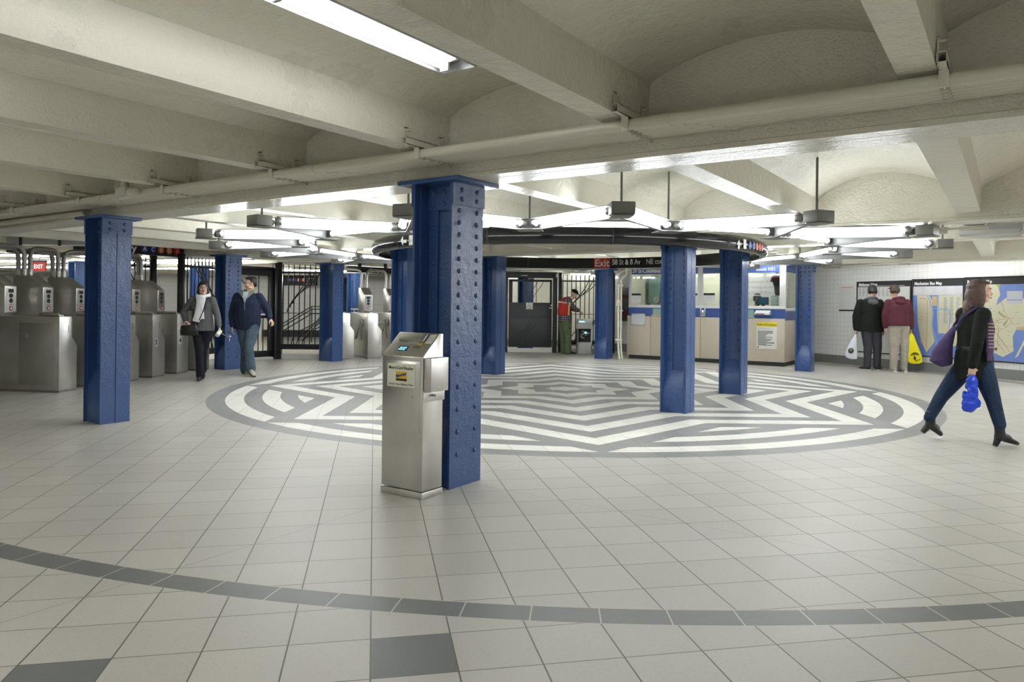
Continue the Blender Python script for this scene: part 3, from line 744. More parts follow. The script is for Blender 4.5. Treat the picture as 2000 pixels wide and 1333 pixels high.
arch('dark steel conduit arch rising from the first head and leaving the view at left', H[0]-PS*1.0, H[0], 2, off=-SX*.10)
arch('dark steel conduit arch between the first two turnstile heads', H2[0], H[1], 2, off=-SX*.10)
arch('dark steel conduit arch above the red exit sign', H2[1], H[2], 2, off=-SX*.10)
arch('dark steel conduit arch ending behind the left blue column', H2[2], H[3], 2, off=-SX*.10)
arch('dark steel conduit arch coming down to the head of the fourth-numbered turnstile', H2[3], H[4], 2, off=-SX*.06)
P5 = Vector((-S5.y, S5.x)); a5 = Vector((-12.222, 12.04))-S5*.62; b5 = Vector((-12.28, 12.93))-S5*.62
t = arch('bright steel conduit arch between the two light turnstiles', a5+P5*.17, b5+P5*.04, 1, off=-S5*.08)
arch('bright steel conduit arch from the light turnstile to the riveted column', a5+P5*.04, a5-P5*.66, 1, off=-S5*.08)
arch('bright steel conduit arch running right behind the column', b5+P5*.17, b5+P5*.85, 1, off=-S5*.08)
for o in [o for o in bpy.data.objects if o.parent and o.parent.name.startswith('conduit_arch') and 'bright' in o.parent.get('label', '')]:
    o.data.materials[0] = M_['steel']

# ------------------------------------------------------------------ overhead entry signs, exit sign
def beam_sign(label, p, q, z0, z1, depth=.16):
    p, q = Vector(p), Vector(q); d = q-p; L = d.length
    t = thing('overhead_sign', label, 'sign', (p.x, p.y, 0), math.atan2(d.y, d.x))
    m = MB(); m.box(0, L, 0, depth, z0, z1); m.build('sign_box', 'blackmat', t, bevel=.006)
    m = MB(); m.box(-.005, L+.005, -.012, depth, z1-.035, z1); m.build('top_rail', 'black', t, bevel=.003)
    m = MB()
    for f in (.15, .5, .85): m.box(L*f-.03, L*f+.03, depth/2-.03, depth/2+.03, z1, 2.60)
    m.split('hanger', 'black', t)
    return t, L
def bullets(t, x, z, r, seq, y=-.002):
    for ch, mm in seq:
        m = MB(); m.cyl((x, y, z), (x, y-.003, z), r, 20); b = m.build('route_bullet', mm, t)
        text(ch, r*1.55, 'white', b, (x, y-.0045, z-r*.55), bold=r*.03, align='CENTER', ext=.0008); x += r*2.55
    return x
ROUTES = (('A', 'bulletblue'), ('C', 'bulletblue'), ('B', 'bulletorange'), ('D', 'bulletorange'), ('1', 'bulletred'))
t, L = beam_sign('black Entry sign with coloured route discs, right of the left column', (-13.30, 6.25), (-13.70, 8.42), 2.155, 2.375)
text('Entry', .205, 'white', t, (.62, -.003, 2.19), bold=.004, width=.50); bullets(t, 1.30, 2.262, .072, ROUTES)
beam_sign('long black overhead sign box above the first turnstiles, left of the column', (-15.50, 6.10), (-16.25, 8.3), 2.16, 2.375)
t, L = beam_sign('dark grey Entry sign over the right turnstiles', (-13.05, 12.25), (-12.70, 14.4), 2.02, 2.16)
text('Entry', .15, 'white', t, (.56, -.003, 2.035), bold=.003, width=.42)
ex_ = fw(17.3, 0)
t = thing('exit_sign', 'small red sign hanging between the conduit arches at left', 'sign', (-18.3, 7.75, 0), R(30))
MB().box(-.15, .15, -.03, .03, 1.93, 2.13).build('sign_panel', 'red', t, bevel=.004); MB().box(-.16, .16, -.04, .04, 2.13, 2.165).build('top_bar', 'ink', t)
text('EXIT', .13, 'white', t, (-.115, -.033, 1.985), bold=.003, width=.21)
m = MB(); m.cyl((0, 0, 2.16), (0, 0, 2.66), .008, 6); m.build('hanger_rod', 'greymetal', t)

# ------------------------------------------------------------------ black railings and gates
def rail_frame(t, L, z0=.22, z1=2.10, m_='black', post=True, rails=(.22, .30)):
    m = MB(); m.box(0, L, -.02, .02, z0, z0+.13); m.build('bottom_rail', m_, t, bevel=.003)
def bars(t, xs, z0, z1, r=.012, m_='black'):
    for x in xs: m = MB(); m.cyl((x, 0, z0), (x, 0, z1), r, 6); m.build('bar', m_, t, smooth=50)
def curve(t, pts, r=.012, m_='black'):
    n = 10; P = [Vector(p) for p in pts]; out = []
    for k in range(n+1):
        u = k/n; a = [p.copy() for p in P]
        while len(a) > 1: a = [a[i].lerp(a[i+1], u) for i in range(len(a)-1)]
        out.append(a[0])
    m = MB(); m.tube([(p.x, 0, p.y) for p in out], r, 6); m.build('curved_bar', m_, t, smooth=50)
def panel(label, p, q, name='railing', post_l=True, post_r=True, curves=True, low=.22, top=2.13, curb=True, spacing=.12, flip=False):
    p, q = Vector(p), Vector(q); d = q-p; L = d.length
    t = thing(name, label, 'railing', (p.x, p.y, 0), math.atan2(d.y, d.x))
    m = MB(); m.box(0, L, -.025, .025, low, low+.12); m.build('bottom_rail', 'black', t, bevel=.003)
    m = MB(); m.box(0, L, -.012, .012, top-.20, top-.16); m.box(0, L, -.01, .01, 1.03, 1.045); m.split('cross_rail', 'black', t)
    xs = [spacing*(k+.6) for k in range(int(L/spacing))]
    bars(t, xs, low+.1, top)
    if curves:
        f = lambda x: L-x if flip else x
        for a in (0.0, .12, .24):
            curve(t, [(f(L*.72-a), top-.05), (f(L*.70-a), top-.45), (f(L*.25-a*.6), top-.60-a), (f(L*.22-a*.5), 1.25-a*.8)])
        for a in (0.0, .12, .24):
            curve(t, [(f(L*.20+a), low+.1), (f(L*.24+a), low+.55-a*.6), (f(L*.62+a*.5), .62+a*.5), (f(L*.74), 1.05-a*.4)])
    m = MB()
    if post_l: m.box(-.05, .05, -.05, .05, 0, top+.05)
    if post_r: m.box(L-.05, L+.05, -.05, .05, 0, top+.05)
    if post_l or post_r: m.split('post', 'black', t, bevel=.004)
    if curb: MB().box(.03, L-.03, -.03, .03, .0, low-.10).build('white_curb', 'offwhite', t)
    return t
panel('black railing with swept bars between the heavy post and the riveted blue column', (-13.66, 10.72), (-12.62, 11.17+.3))
gt = panel('black railing seen between the end turnstile and the blue column behind the couple', (-12.98, 7.93), (-13.62, 9.3), post_r=False, flip=True)
panel('black railing right of the left turnstile row, under the end of the entry sign', (-13.75, 7.0), (-13.98, 7.95), curves=True, post_r=True, post_l=False, flip=True)
# black exit gate behind the man in the navy jacket
p, q = Vector((-13.9, 9.35)), Vector((-13.74, 10.60)); d = q-p; L = d.length
t = thing('exit_gate', 'black exit gate with barred lower half behind the man in navy', 'gate', (p.x, p.y, 0), math.atan2(d.y, d.x))
m = MB()
for a, b, z0, z1 in ((0, .10, .06, 2.0), (L-.12, L, .06, 2.0), (0, L, .06, .20), (0, L, 1.86, 2.02), (0, L, .92, 1.10), (-.02, L+.02, 1.98, 2.06)): m.box(a, b, -.025, .025, z0, z1)
m.build('gate_frame', 'black', t, bevel=.004)
bars(t, [.10+.115*k for k in range(1, 10)], .18, .95); bars(t, [.10+.115*k for k in range(1, 10) if k % 2], 1.08, 1.9)
curve(t, [(.25, 1.9), (.27, 1.6), (.6, 1.55), (.66, 1.15)]); curve(t, [(.45, 1.9), (.47, 1.65), (.8, 1.6), (.86, 1.15)])
m = MB(); m.box(.30, L-.15, -.05, -.03, .985, 1.02); m.build('push_bar', 'steel', t)
sg = MB().box(L-.42, L-.16, -.045, -.03, .985, 1.075).build('blue_notice', 'bulletblue', t)
MB().box(.1, L-.05, -.04, -.03, 1.88, 1.98).build('header_plate', 'blackmat', t)
m = MB(); m.box(0, L, -.03, .03, 0, .05); m.build('white_curb', 'offwhite', t)
m = MB(); m.box(L, L+.14, -.07, .07, 0, 2.16); m.build('heavy_post', 'black', t, bevel=.006)
# accessible gate
p, q = Vector((-11.22, 16.22)), Vector((-10.16, 16.98)); d = q-p; L = d.length
M_['gategrey'] = mat('dark_grey_gate_paint', (.028, .030, .034), .45, bump=.05, bscale=20)
t = thing('accessible_gate', 'dark grey gate with a window and a white wheelchair sign', 'gate', (p.x, p.y, 0), math.atan2(d.y, d.x))
m = MB()
for x0, x1 in ((-.14, -.09), (-.07, .0), (L-.10, L+.02)): m.box(x0, x1, -.05, .05, 0, 2.10)
m.box(-.14, L+.02, -.05, .05, 2.0, 2.16); m.box(L+.05, L+.10, -.04, .04, 0, 2.12); m.build('gate_frame', 'gategrey', t, bevel=.005)
m = MB(); m.box(.02, L-.12, -.02, .02, .14, 1.34); m.box(.02, .12, -.02, .02, 1.34, 1.95); m.box(L-.18, L-.12, -.02, .02, 1.34, 1.95); m.box(.02, L-.12, -.02, .02, 1.90, 1.96)
m.box(.06, L-.16, -.026, -.02, .18, .92); m.box(.05, L-.15, -.03, -.02, .94, .955); lf = m.build('gate_leaf', 'gategrey', t, bevel=.004)
for a in (.0, .14, .28):
    m = MB(); m.tube([(x_, -.027, z_) for x_, z_ in [(.20+a*.8, .24), (.24+a*.8, .42), (.42+a*.7, .58), (.55+a*.6, .74), (.60+a*.6, .88)]], .006, 5); m.build('relief_curve', 'gategrey', lf)
for a in (0, .16): curve(lf, [(.50+a, 1.35), (.52+a, 1.62), (.72+a*.9, 1.68), (.80+a, 1.92)], .008, 'gategrey')
for x_ in (.27, .42, .62, .76): m = MB(); m.cyl((x_, 0, 1.34), (x_, 0, 1.9), .009, 6); m.build('bar', 'gategrey', lf)
pl = MB().box(.49, .67, -.028, -.022, 1.16, 1.34).build('wheelchair_plate', 'white', lf, bevel=.002)
m = MB(); cx_, cz_ = .575, 1.235
m.tube([(cx_+.042*math.cos(R(a)), -.031, cz_-.015+.042*math.sin(R(a))) for a in range(120, 350, 15)], .006, 5)
m.tube([(cx_-.012, -.031, cz_+.065), (cx_-.005, -.031, cz_+.012), (cx_+.03, -.031, cz_+.008), (cx_+.05, -.031, cz_-.04), (cx_+.062, -.031, cz_-.036)], .006, 5)
m.cyl((cx_-.014, -.033, cz_+.082), (cx_-.014, -.029, cz_+.082), .010, 10); m.build('wheelchair_symbol', 'ink', pl)
m = MB(); m.cyl((L-.14, -.03, 1.20), (L-.14, -.08, 1.20), .014, 8); m.cyl((L-.14, -.07, 1.20), (L-.20, -.07, 1.20), .010, 8); m.cyl((L-.14, -.03, 1.27), (L-.14, -.045, 1.27), .02, 10); m.build('lock_handle', 'steel', lf)
MB().box(.35, .52, -.056, -.05, 2.055, 2.075).build('maker_plate', 'lightgrey', t)
m = MB(); m.cyl((L+.0, -.075, 2.02), (L+.0, -.075, 2.12), .028, 10); m.build('bell', 'fixwhite', t)
MB().box(.02, L-.12, -.01, .01, 0, .11).build('white_threshold', 'offwhite', t)
panel('grey railing with swept bars behind the worker', (-10.25, 17.33), (-8.95, 17.95), low=.2, top=2.12)
panel('grey railing left of the accessible gate, beside the blue column', (-12.55, 15.3), (-11.42, 16.08), low=.2, top=2.12, curves=False)
# far sign and stair rails beyond the black railing
d0 = fw(25.0, 0)
def at(d, r): v = fw(d, r); return Vector((v[0], v[1]))
p = at(25.5, -8.1); t = thing('hanging_sign', 'black sign with route letters in the distance behind the railing', 'sign', (p.x, p.y, 0), YAW)
MB().box(0, 1.15, 0, .12, 1.86, 2.20).build('sign_box', 'blackmat', t)
bullets(t, .20, 2.06, .065, ROUTES[:4]); text('Uptown', .085, 'white', t, (.78, -.003, 2.09), width=.26); text('via', .07, 'white', t, (.78, -.003, 2.0)); text('platform', .075, 'white', t, (.78, -.003, 1.90), width=.26)
m = MB(); m.box(.2, .24, .04, .08, 2.2, 2.66); m.box(.9, .94, .04, .08, 2.2, 2.66); m.split('hanger', 'black', t)
M_['railsteel'] = mat('dark_handrail_steel', (.06, .06, .055), .35, .6)
p = at(23.5, -7.6); t = thing('stair_railing', 'grey handrails of the stairs seen through the black railing', 'railing', (p.x, p.y, 0), YAW)
for k, (x0, z0, x1, z1) in enumerate(((-.35, -.02+.32, 1.05, 1.15), (-.35, .2, 1.05, 1.06), (-.35, .05, 1.05, .92), (.6, .12, 1.55, .62), (.7, .05, 1.6, .50))):
    m = MB(); m.tube([(x0, 0, z0), (x1, 0, z1), (x1+.5, 0, z1)], .018, 6); m.split('handrail', 'railsteel', t)
for x_ in (-.30, .30, 1.05, 1.5): m = MB(); m.cyl((x_, 0, 0), (x_, 0, max(.1, min(1.12, .36+.58*(x_+.3)))), .02, 6); m.split('baluster', 'railsteel', t)
m = MB(); m.box(-.62, -.54, -.04, .04, 0, 1.22); m.build('end_post', 'steeldull', t)
m = MB(); m.cyl((-1.2, 0, 1.2), (-.58, 0, 1.2), .02, 6); m.cyl((-1.2, 0, .95), (-.58, 0, .95), .02, 6); m.split('handrail', 'steeldull', t)
p = at(21.5, -4.75); t = thing('barrier_rail', 'steel barrier rail between the riveted column and the light turnstile', 'railing', (p.x, p.y, 0), YAW)
m = MB()
for x_ in (0, .18, .36, .54): m.cyl((x_, 0, 0), (x_, 0, 1.1), .016, 6)
m.cyl((-.1, 0, 1.1), (.55, 0, 1.1), .022, 8); m.cyl((-.1, 0, .95), (.55, 0, .95), .018, 8); m.build('rail_frame', 'steel', t)
# cream pipes beside the Exit column
t = thing('floor_pipes', 'pair of cream pipes rising from the floor beside the Exit column', 'pipes', (-7.80, 15.93, 0))
for k, (dx, r) in enumerate(((0, .028), (.07, .022))):
    m = MB(); m.tube(rounded([(dx+.06, -.03, 0), (dx+.01, 0, .25), (dx, 0, .5), (dx, 0, 1.85), (dx+.16*(1-2*k)+.05, .02, 2.05), (dx+.16, .05, 2.165)], .08), r, 8); m.build('pipe', 'pipe', t, smooth=50)
for z_ in (.45, 1.15, 1.75): m = MB(); m.box(-.06, .11, -.04, .03, z_, z_+.03); m.split('pipe_strap', 'pipe', t)
MB().box(-.03, .05, -.05, .0, 1.28, 1.42).build('junction_box', 'pipe', t, bevel=.004)

# ------------------------------------------------------------------ things on the map wall (local x along the wall, y negative towards the room)
def on_wall(name, label, cat, s_, out=0.0, group=None):
    p = wallpt(s_, out); return thing(name, label, cat, (p.x, p.y, 0), WA, group)
M_['mapblue'] = mat('map_water_blue', (.16, .24, .56), .3, var=.08, vscale=2); M_['mapland'] = mat('map_land_cream', (.60, .58, .42), .35, var=.06)
M_['mapgrey'] = mat('map_grey_panel', (.52, .53, .57), .4); M_['mappink'] = mat('map_street_pink', (.62, .46, .38), .4); M_['mapred'] = mat('map_route_red', (.50, .14, .10), .4)
M_['mapgreen'] = mat('map_park_green', (.30, .38, .16), .4); M_['maptan'] = mat('map_shore_tan', (.55, .40, .24), .4); M_['mapblue2'] = mat('map_river_blue', (.20, .36, .68), .4)
M_['maptext'] = mat('map_text_grey', (.28, .30, .38), .5); M_['mappale'] = mat('map_paper', (.60, .60, .57), .3)
M_['plexi'] = mat('map_cover', (.9, .9, .9), .05, alpha=.06, coat=1)
def board(t, x0, x1, z0, z1, header, title, body, tw, tsize=.085):
    fr = MB()
    for a, b, c, d in ((x0, x1, z0, z0+.022), (x0, x1, z1-.02, z1), (x0, x0+.022, z0, z1), (x1-.022, x1, z0, z1)): fr.box(a, b, -.035, 0, c, d)
    fr.build('frame', 'blackmat', t, bevel=.003)
    MB().box(x0+.01, x1-.01, -.018, 0, z0+.01, z1-.01).build('map_sheet', body, t)
    MB().box(x0+.01, x1-.01, -.020, -.018, z1-header, z1-.01).build('header_band', 'ink', t)
    text(title, tsize, 'white', t, (x0+.05, -.0215, z1-header+.028), bold=.0022, width=tw)
    return -.0185
def poly(m, pts, y): m.add([(x, y, z) for x, z in pts], [tuple(range(len(pts)))])
def lines(m, rnd, x0, x1, z0, z1, n, y, w=.004, h=None, gap=.3):
    for k in range(n):
        z = z1-(z1-z0)*(k+.5)/n; e_ = x1-(x1-x0)*rnd.random()*gap; m.box(x0, e_, y-.0006, y, z-(h or (z1-z0)/n*.25), z+(h or (z1-z0)/n*.25))
def seg(m, pts, w_, y):
    for a, b in zip(pts, pts[1:]):
        d = Vector((b[0]-a[0], b[1]-a[1])); 
        if d.length < 1e-4: continue
        o = Vector((-d.y, d.x)).normalized()*w_/2
        m.add([(a[0]+o.x, y, a[1]+o.y), (b[0]+o.x, y, b[1]+o.y), (b[0]-o.x, y, b[1]-o.y), (a[0]-o.x, y, a[1]-o.y)], [(0, 1, 2, 3)])
rnd = random.Random(3)
# neighbourhood map
t = on_wall('wall_map', 'black-framed Midtown West neighborhood map behind the two men', 'map', 0)
y = board(t, 1.315, 2.665, .30, 1.88, .125, 'Midtown West', 'mappale', .48, .085)
m = MB(); lines(m, rnd, 1.36, 2.60, 1.765, 1.785, 1, -.0215); m.build('subtitle', 'lightgrey', t)
m = MB()
for k in range(9): lines(m, rnd, 1.37+.10*k, 1.44+.10*k, 1.55, 1.74, 9, y-.001, gap=.5)
m.build('street_index', 'maptext', t)
m = MB()
for k in range(13): seg(m, [(1.40+.095*k, .40), (1.36+.095*k+.03, 1.52)], .004, y-.001)
for k in range(16): seg(m, [(1.36, .42+.068*k), (2.62, .46+.068*k)], .003, y-.0011)
m.build('street_grid', 'lightgrey', t)
m = MB(); poly(m, [(2.25, 1.35), (2.62, 1.50), (2.62, 1.15), (2.30, 1.10)], y-.0012); m.build('park', 'mapgreen', t).data.materials[0] = mat('park_pale_green', (.42, .56, .45), .4)
m = MB(); seg(m, [(1.45, 1.3), (1.9, .9), (2.5, .5)], .008, y-.0015); seg(m, [(2.0, 1.5), (2.1, .45)], .006, y-.0015); m.build('route_line', 'mappink', t)
# borough bus map
t = on_wall('wall_map', 'black-framed Manhattan Bus Map between the man in maroon and the walking woman', 'map', 0)
y = board(t, 2.687, 3.80, .305, 1.90, .15, 'Manhattan Bus Map', 'mapblue', .60, .085)
m = MB(); m.box(2.71, 3.78, y-.001, y, 1.565, 1.745); m.build('notes_panel', 'mapgrey', t)
m = MB()
for k in range(4): lines(m, rnd, 2.74+.24*k, 2.92+.24*k, 1.585, 1.735, 7, y-.0015, gap=.3)
m.build('notes_text', 'mappale', t, kind='stuff')
m = MB(); poly(m, [(2.80, 1.56), (3.07, 1.56), (3.15, 1.42), (3.13, .92), (3.20, .63), (3.02, .40), (2.90, .62), (2.82, 1.0)], y-.0012); poly(m, [(3.26, 1.56), (3.78, 1.56), (3.78, .60), (3.60, .55), (3.42, .80), (3.26, .80), (3.24, 1.2)], y-.0012)
m.build('land', 'mapland', t)
m = MB(); seg(m, [(3.02, 1.56), (3.10, 1.42), (3.12, 1.30), (3.27, 1.30)], .022, y-.0016); seg(m, [(3.16, 1.25), (3.14, .95), (3.22, .70), (3.24, .55)], .030, y-.0016); seg(m, [(3.27, 1.56), (3.27, .75)], .016, y-.0016); seg(m, [(3.30, 1.28), (3.48, 1.28), (3.52, 1.15), (3.50, .85)], .022, y-.0016)
m.build('river', 'mapblue2', t)
m = MB(); poly(m, [(3.13, 1.54), (3.24, 1.54), (3.24, 1.34), (3.14, 1.36)], y-.002); m.build('airport_patch', 'maptan', t)
m = MB()
for k in range(5): seg(m, [(2.87+.05*k, 1.54), (2.90+.05*k, .52+.02*abs(k-2))], .005, y-.0018)
for k in range(15): seg(m, [(2.83, 1.52-.065*k), (3.12, 1.53-.065*k)], .004, y-.0017)
for k in range(4): seg(m, [(3.32+.04*k, 1.2), (3.40+.03*k, .7)], .004, y-.0017)
m.build('bus_routes', 'mappink', t)
m = MB(); seg(m, [(2.86, 1.50), (2.98, 1.50), (3.03, 1.45), (3.02, .5)], .009, y-.002); seg(m, [(2.90+.04*math.cos(a*.6), 1.09+.04*math.sin(a*.6)) for a in range(12)], .007, y-.002); m.build('main_route', 'mapred', t)
m = MB()
for k in range(3): lines(m, rnd, 3.38+.13*k, 3.47+.13*k, 1.0, 1.53, 26, y-.0018, gap=.5)
m.build('route_index', 'maptext', t, kind='stuff')
# third map
t = on_wall('wall_map', 'black-framed map with blue water at the right edge, behind the walking woman', 'map', 0)
y = board(t, 3.81, 5.9, .31, 1.91, .15, 'Brooklyn Bus Map', 'mapblue', .47, .085)
m = MB(); poly(m, [(3.84, 1.765), (4.44, 1.76), (4.49, 1.56), (4.44, 1.47), (4.42, 1.33), (4.30, 1.31), (3.84, 1.36)], y-.001)
poly(m, [(3.84, 1.27), (4.33, 1.30), (4.45, 1.39), (4.58, 1.50), (4.95, 1.49), (5.6, 1.30), (5.7, .95), (4.92, .96), (4.78, .93), (4.72, .80), (4.74, .53), (4.55, .41), (4.38, .48), (4.29, .66), (3.84, .80)], y-.001)
poly(m, [(4.76, .40), (4.92, .75), (4.96, .74), (4.82, .45)], y-.001); m.build('land', 'mapland', t)
m = MB(); poly(m, [(4.78, .97), (5.3, 1.05), (5.3, .95), (4.8, .92)], y-.0015); m.build('airport_patch', 'maptan', t)
m = MB(); poly(m, [(4.46, 1.27), (4.56, 1.18), (4.64, 1.14), (4.56, 1.14), (4.45, 1.22)], y-.0015); poly(m, [(4.54, 1.02), (4.63, 1.12), (4.62, 1.06), (4.57, .98)], y-.0015); poly(m, [(4.40, 1.76), (4.49, 1.765), (4.47, 1.68)], y-.0015); m.build('park', 'mapgreen', t)
m = MB()
for pts in ([(4.24, 1.02), (4.5, 1.10), (4.75, 1.14)], [(4.26, .92), (4.55, .93), (4.7, 1.05)], [(4.30, .86), (4.42, .70), (4.58, .50)], [(4.36, .90), (4.50, .75), (4.66, .52)], [(4.32, 1.10), (4.46, .95), (4.44, .50)], [(4.5, 1.45), (4.6, 1.2), (4.75, 1.0)]): seg(m, pts, .006, y-.002)
m.build('main_route', 'mapred', t)
m = MB()
for k in range(60):
    x_, z_ = 4.26+rnd.random()*.62, .5+rnd.random()*1.1
    if not (z_ > 1.3 and x_ > 4.42) and not (x_ > 4.72 and z_ < .95): m.box(x_, x_+.02+.02*rnd.random(), y-.0022, y-.0015, z_, z_+.008)
m.build('place_names', 'maptext', t)
m = MB(); m.box(4.61, 4.885, y-.0015, y, 1.40, 1.63); inset = m.build('inset_box', 'mapgrey', t); MB().box(4.61, 4.885, y-.0022, y-.0015, 1.46, 1.475).build('inset_rule', 'mapblue', inset)
# notice sheet left of the maps
t = on_wall('wall_notice', 'white printed notice on the tiles left of the maps', 'notice', 0)
MB().box(.80, 1.235, -.008, 0, 1.245, 1.80).build('sheet', 'offwhite', t); MB().box(.82, 1.235, -.016, 0, 1.215, 1.248).build('black_strip', 'ink', t)
m = MB(); m.box(.88, 1.18, -.0095, -.008, 1.752, 1.764); m.build('red_heading', 'mapred', t)
m = MB(); lines(m, rnd, .86, 1.18, 1.58, 1.73, 8, -.0085, h=.003); lines(m, rnd, .86, 1.0, 1.28, 1.53, 12, -.0085, h=.003); lines(m, rnd, 1.04, 1.18, 1.28, 1.53, 12, -.0085, h=.003); m.build('print', 'lightgrey', t)
# conduits and tray above the maps
t = on_wall('conduit_run', 'cream conduits along the top of the map wall', 'pipes', 0)
for k in range(3): m = MB(); m.cyl((.35, -.05, 2.24+.055*k), (12.5, -.05, 2.24+.055*k), .022, 8); m.build('conduit', 'pipe', t, smooth=50)
for s_ in (.8, 2.6, 4.4): m = MB(); m.box(s_, s_+.03, -.08, 0, 2.20, 2.40); m.build('pipe_strap', 'pipe', t)
m = MB(); m.tube(rounded([(2.9, -.08, 2.40), (3.5, -.08, 2.38), (3.9, -.08, 2.24), (3.95, -.08, 2.16)], .05), .014, 6); m.build('cable', 'pipe', t)
t = thing('cable_tray', 'long grey metal cable tray high on the right edge of the view', 'cable tray', (-.50, 9.62, 2.125), R(-3))
m = MB(); m.box(0, 4.5, 0, .30, 0, .10); m.build('tray', 'fixgrey', t, bevel=.004)
m = MB(); m.box(-.003, .57, -.006, 0, .0, .045); m.box(.62, 1.10, -.006, 0, .0, .045); m.box(1.15, 2.2, -.006, 0, 0, .045); m.split('side_cover', 'fixwhite', t)
m = MB()
for x_ in (.58, 1.65): m.box(x_, x_+.06, -.02, .32, -.02, .02); m.cyl((x_+.03, -.01, .0), (x_+.03, -.01, .26), .012, 6); m.box(x_-.03, x_+.07, -.03, .02, .10, .13)
m.split('bracket', 'pipe', t)
t = thing('drop_pipes', 'trio of vertical pipes coming down from the vault above the right strip lights', 'pipes', (-.70, 8.92, 2.13))
for k, (dx, r, c) in enumerate(((-.055, .013, 'greymetal'), (0, .018, 'pipe'), (.05, .022, 'pipe'))): m = MB(); m.cyl((dx, 0, 0), (dx, 0, .40), r, 8); m.build('pipe', c, t, smooth=50)
m = MB(); m.box(-.03, .14, -.04, .04, -.05, .02); m.tube([(.14, 0, .0), (.50, .2, .02)], .014, 6); m.build('junction_box', 'pipe', t, bevel=.005)

# ------------------------------------------------------------------ station booth
t = thing('station_booth', 'beige and blue station booth with large windows', 'booth', (-7.755, 16.40, 0))
W_, DP = 3.70, 1.30
seam = [0, .575, 1.81, 2.26, W_]
for a, b in zip(seam, seam[1:]): MB().box(a+.004, b-.004, 0, .03, .09, 1.035).build('lower_panel', 'beige', t, bevel=.003)
MB().box(W_-.03, W_, .03, DP, .09, 1.0).build('side_panel', 'beige', t, bevel=.003)
MB().box(-.03, .0, -.01, DP, .03, 1.05).build('end_trim', 'beige', t, bevel=.003)
MB().box(.02, W_-.02, .02, DP-.02, 0, .09).build('black_plinth', 'blackmat', t)
MB().box(0, W_, .0, .035, 1.038, 1.245).build('blue_band', 'boothblue', t); MB().box(W_-.03, W_+.001, .03, DP, 1.0, 1.20).build('blue_band', 'boothblue', t)
m = MB(); m.box(0, W_+.01, -.01, .05, 1.245, 1.31)
for x0, x1 in ((0, .075), (1.74, 1.86), (W_-.12, W_+.005)): m.box(x0, x1, -.006, .05, 1.31, 2.33)
m.box(W_-.04, W_+.005, .04, DP, 1.21, 1.27); m.box(W_-.04, W_+.005, DP-.08, DP, 1.21, 2.33)
m.build('window_frame', 'fixwhite', t, bevel=.003)
for x0, x1 in ((.075, 1.74), (1.86, W_-.12)):
    m = MB(); m.box(x0, x1, .0, .04, 2.045, 2.33); m.build('header_sign', 'boothblue', t)
    MB().box(x0, x1, .022, .028, 1.31, 2.06).build('window_pane', 'glass', t)
MB().box(W_-.03, W_, .05, DP-.08, 2.06, 2.33).build('header_sign', 'boothblue', t); MB().box(W_-.02, W_-.014, .05, DP-.08, 1.27, 2.06).build('window_pane', 'glass', t)
text('59 St-Columbus Circle', .135, 'white', t, (.10, -.002, 2.085), bold=.0018, width=1.02)
text('Booth N51', .11, 'lightgrey', t, (3.07, -.002, 2.085), width=.40)
MB().box(0, W_, 0, DP, 2.33, 2.40).build('roof', 'fixgrey', t)
# interior
M_['boothwall'] = mat('booth_pale_wall', (.66, .66, .50), .6); M_['boothgreen'] = mat('booth_green_cabinet', (.22, .36, .31), .5)
MB().box(.02, W_-.03, DP-.03, DP, .09, 2.33).build('back_wall', 'boothwall', t); MB().box(0, .02, .03, DP, .09, 2.33).build('back_wall', 'boothwall', t)
MB().box(.02, W_-.05, .10, .42, 1.0, 1.04).build('counter', 'steeldull', t)
bl = MB().box(.6, 3.2, .62, .72, 2.25, 2.29).build('interior_lamp', 'fixwhite', t); MB().cyl((.65, .67, 2.235), (3.15, .67, 2.235), .016, 8).build('tube', 'tubefar', bl)
wb = MB().box(2.35, 3.45, DP-.05, DP-.03, 1.45, 2.03).build('whiteboard', 'offwhite', t)
for k, s_ in enumerate(('Downtown A/C trains', 'are running on the E line', 'skip from 59 St to W4 St')): text(s_, .10, 'maptext', wb, (2.45, DP-.052, 1.86-.13*k), width=.88)
for x0, x1, z0, z1, mm in ((.12, .42, 1.35, 2.02, 'boothgreen'), (.50, .62, 1.31, 2.04, 'boothgreen'), (.72, .80, 1.31, 2.04, 'boothwall')): MB().box(x0, x1, .9, 1.2, z0, z1).build('cabinet', mm, t)
for x0, z0, w_, h_ in ((2.0, 1.72, .28, .18), (2.30, 1.70, .10, .22), (2.06, 1.45, .30, .16)): MB().box(x0, x0+w_, DP-.045, DP-.03, z0, z0+h_).build('pinned_paper', 'offwhite', t)
MB().box(.95, 1.1, .9, .95, 1.68, 1.80).build('red_box', 'red', t)
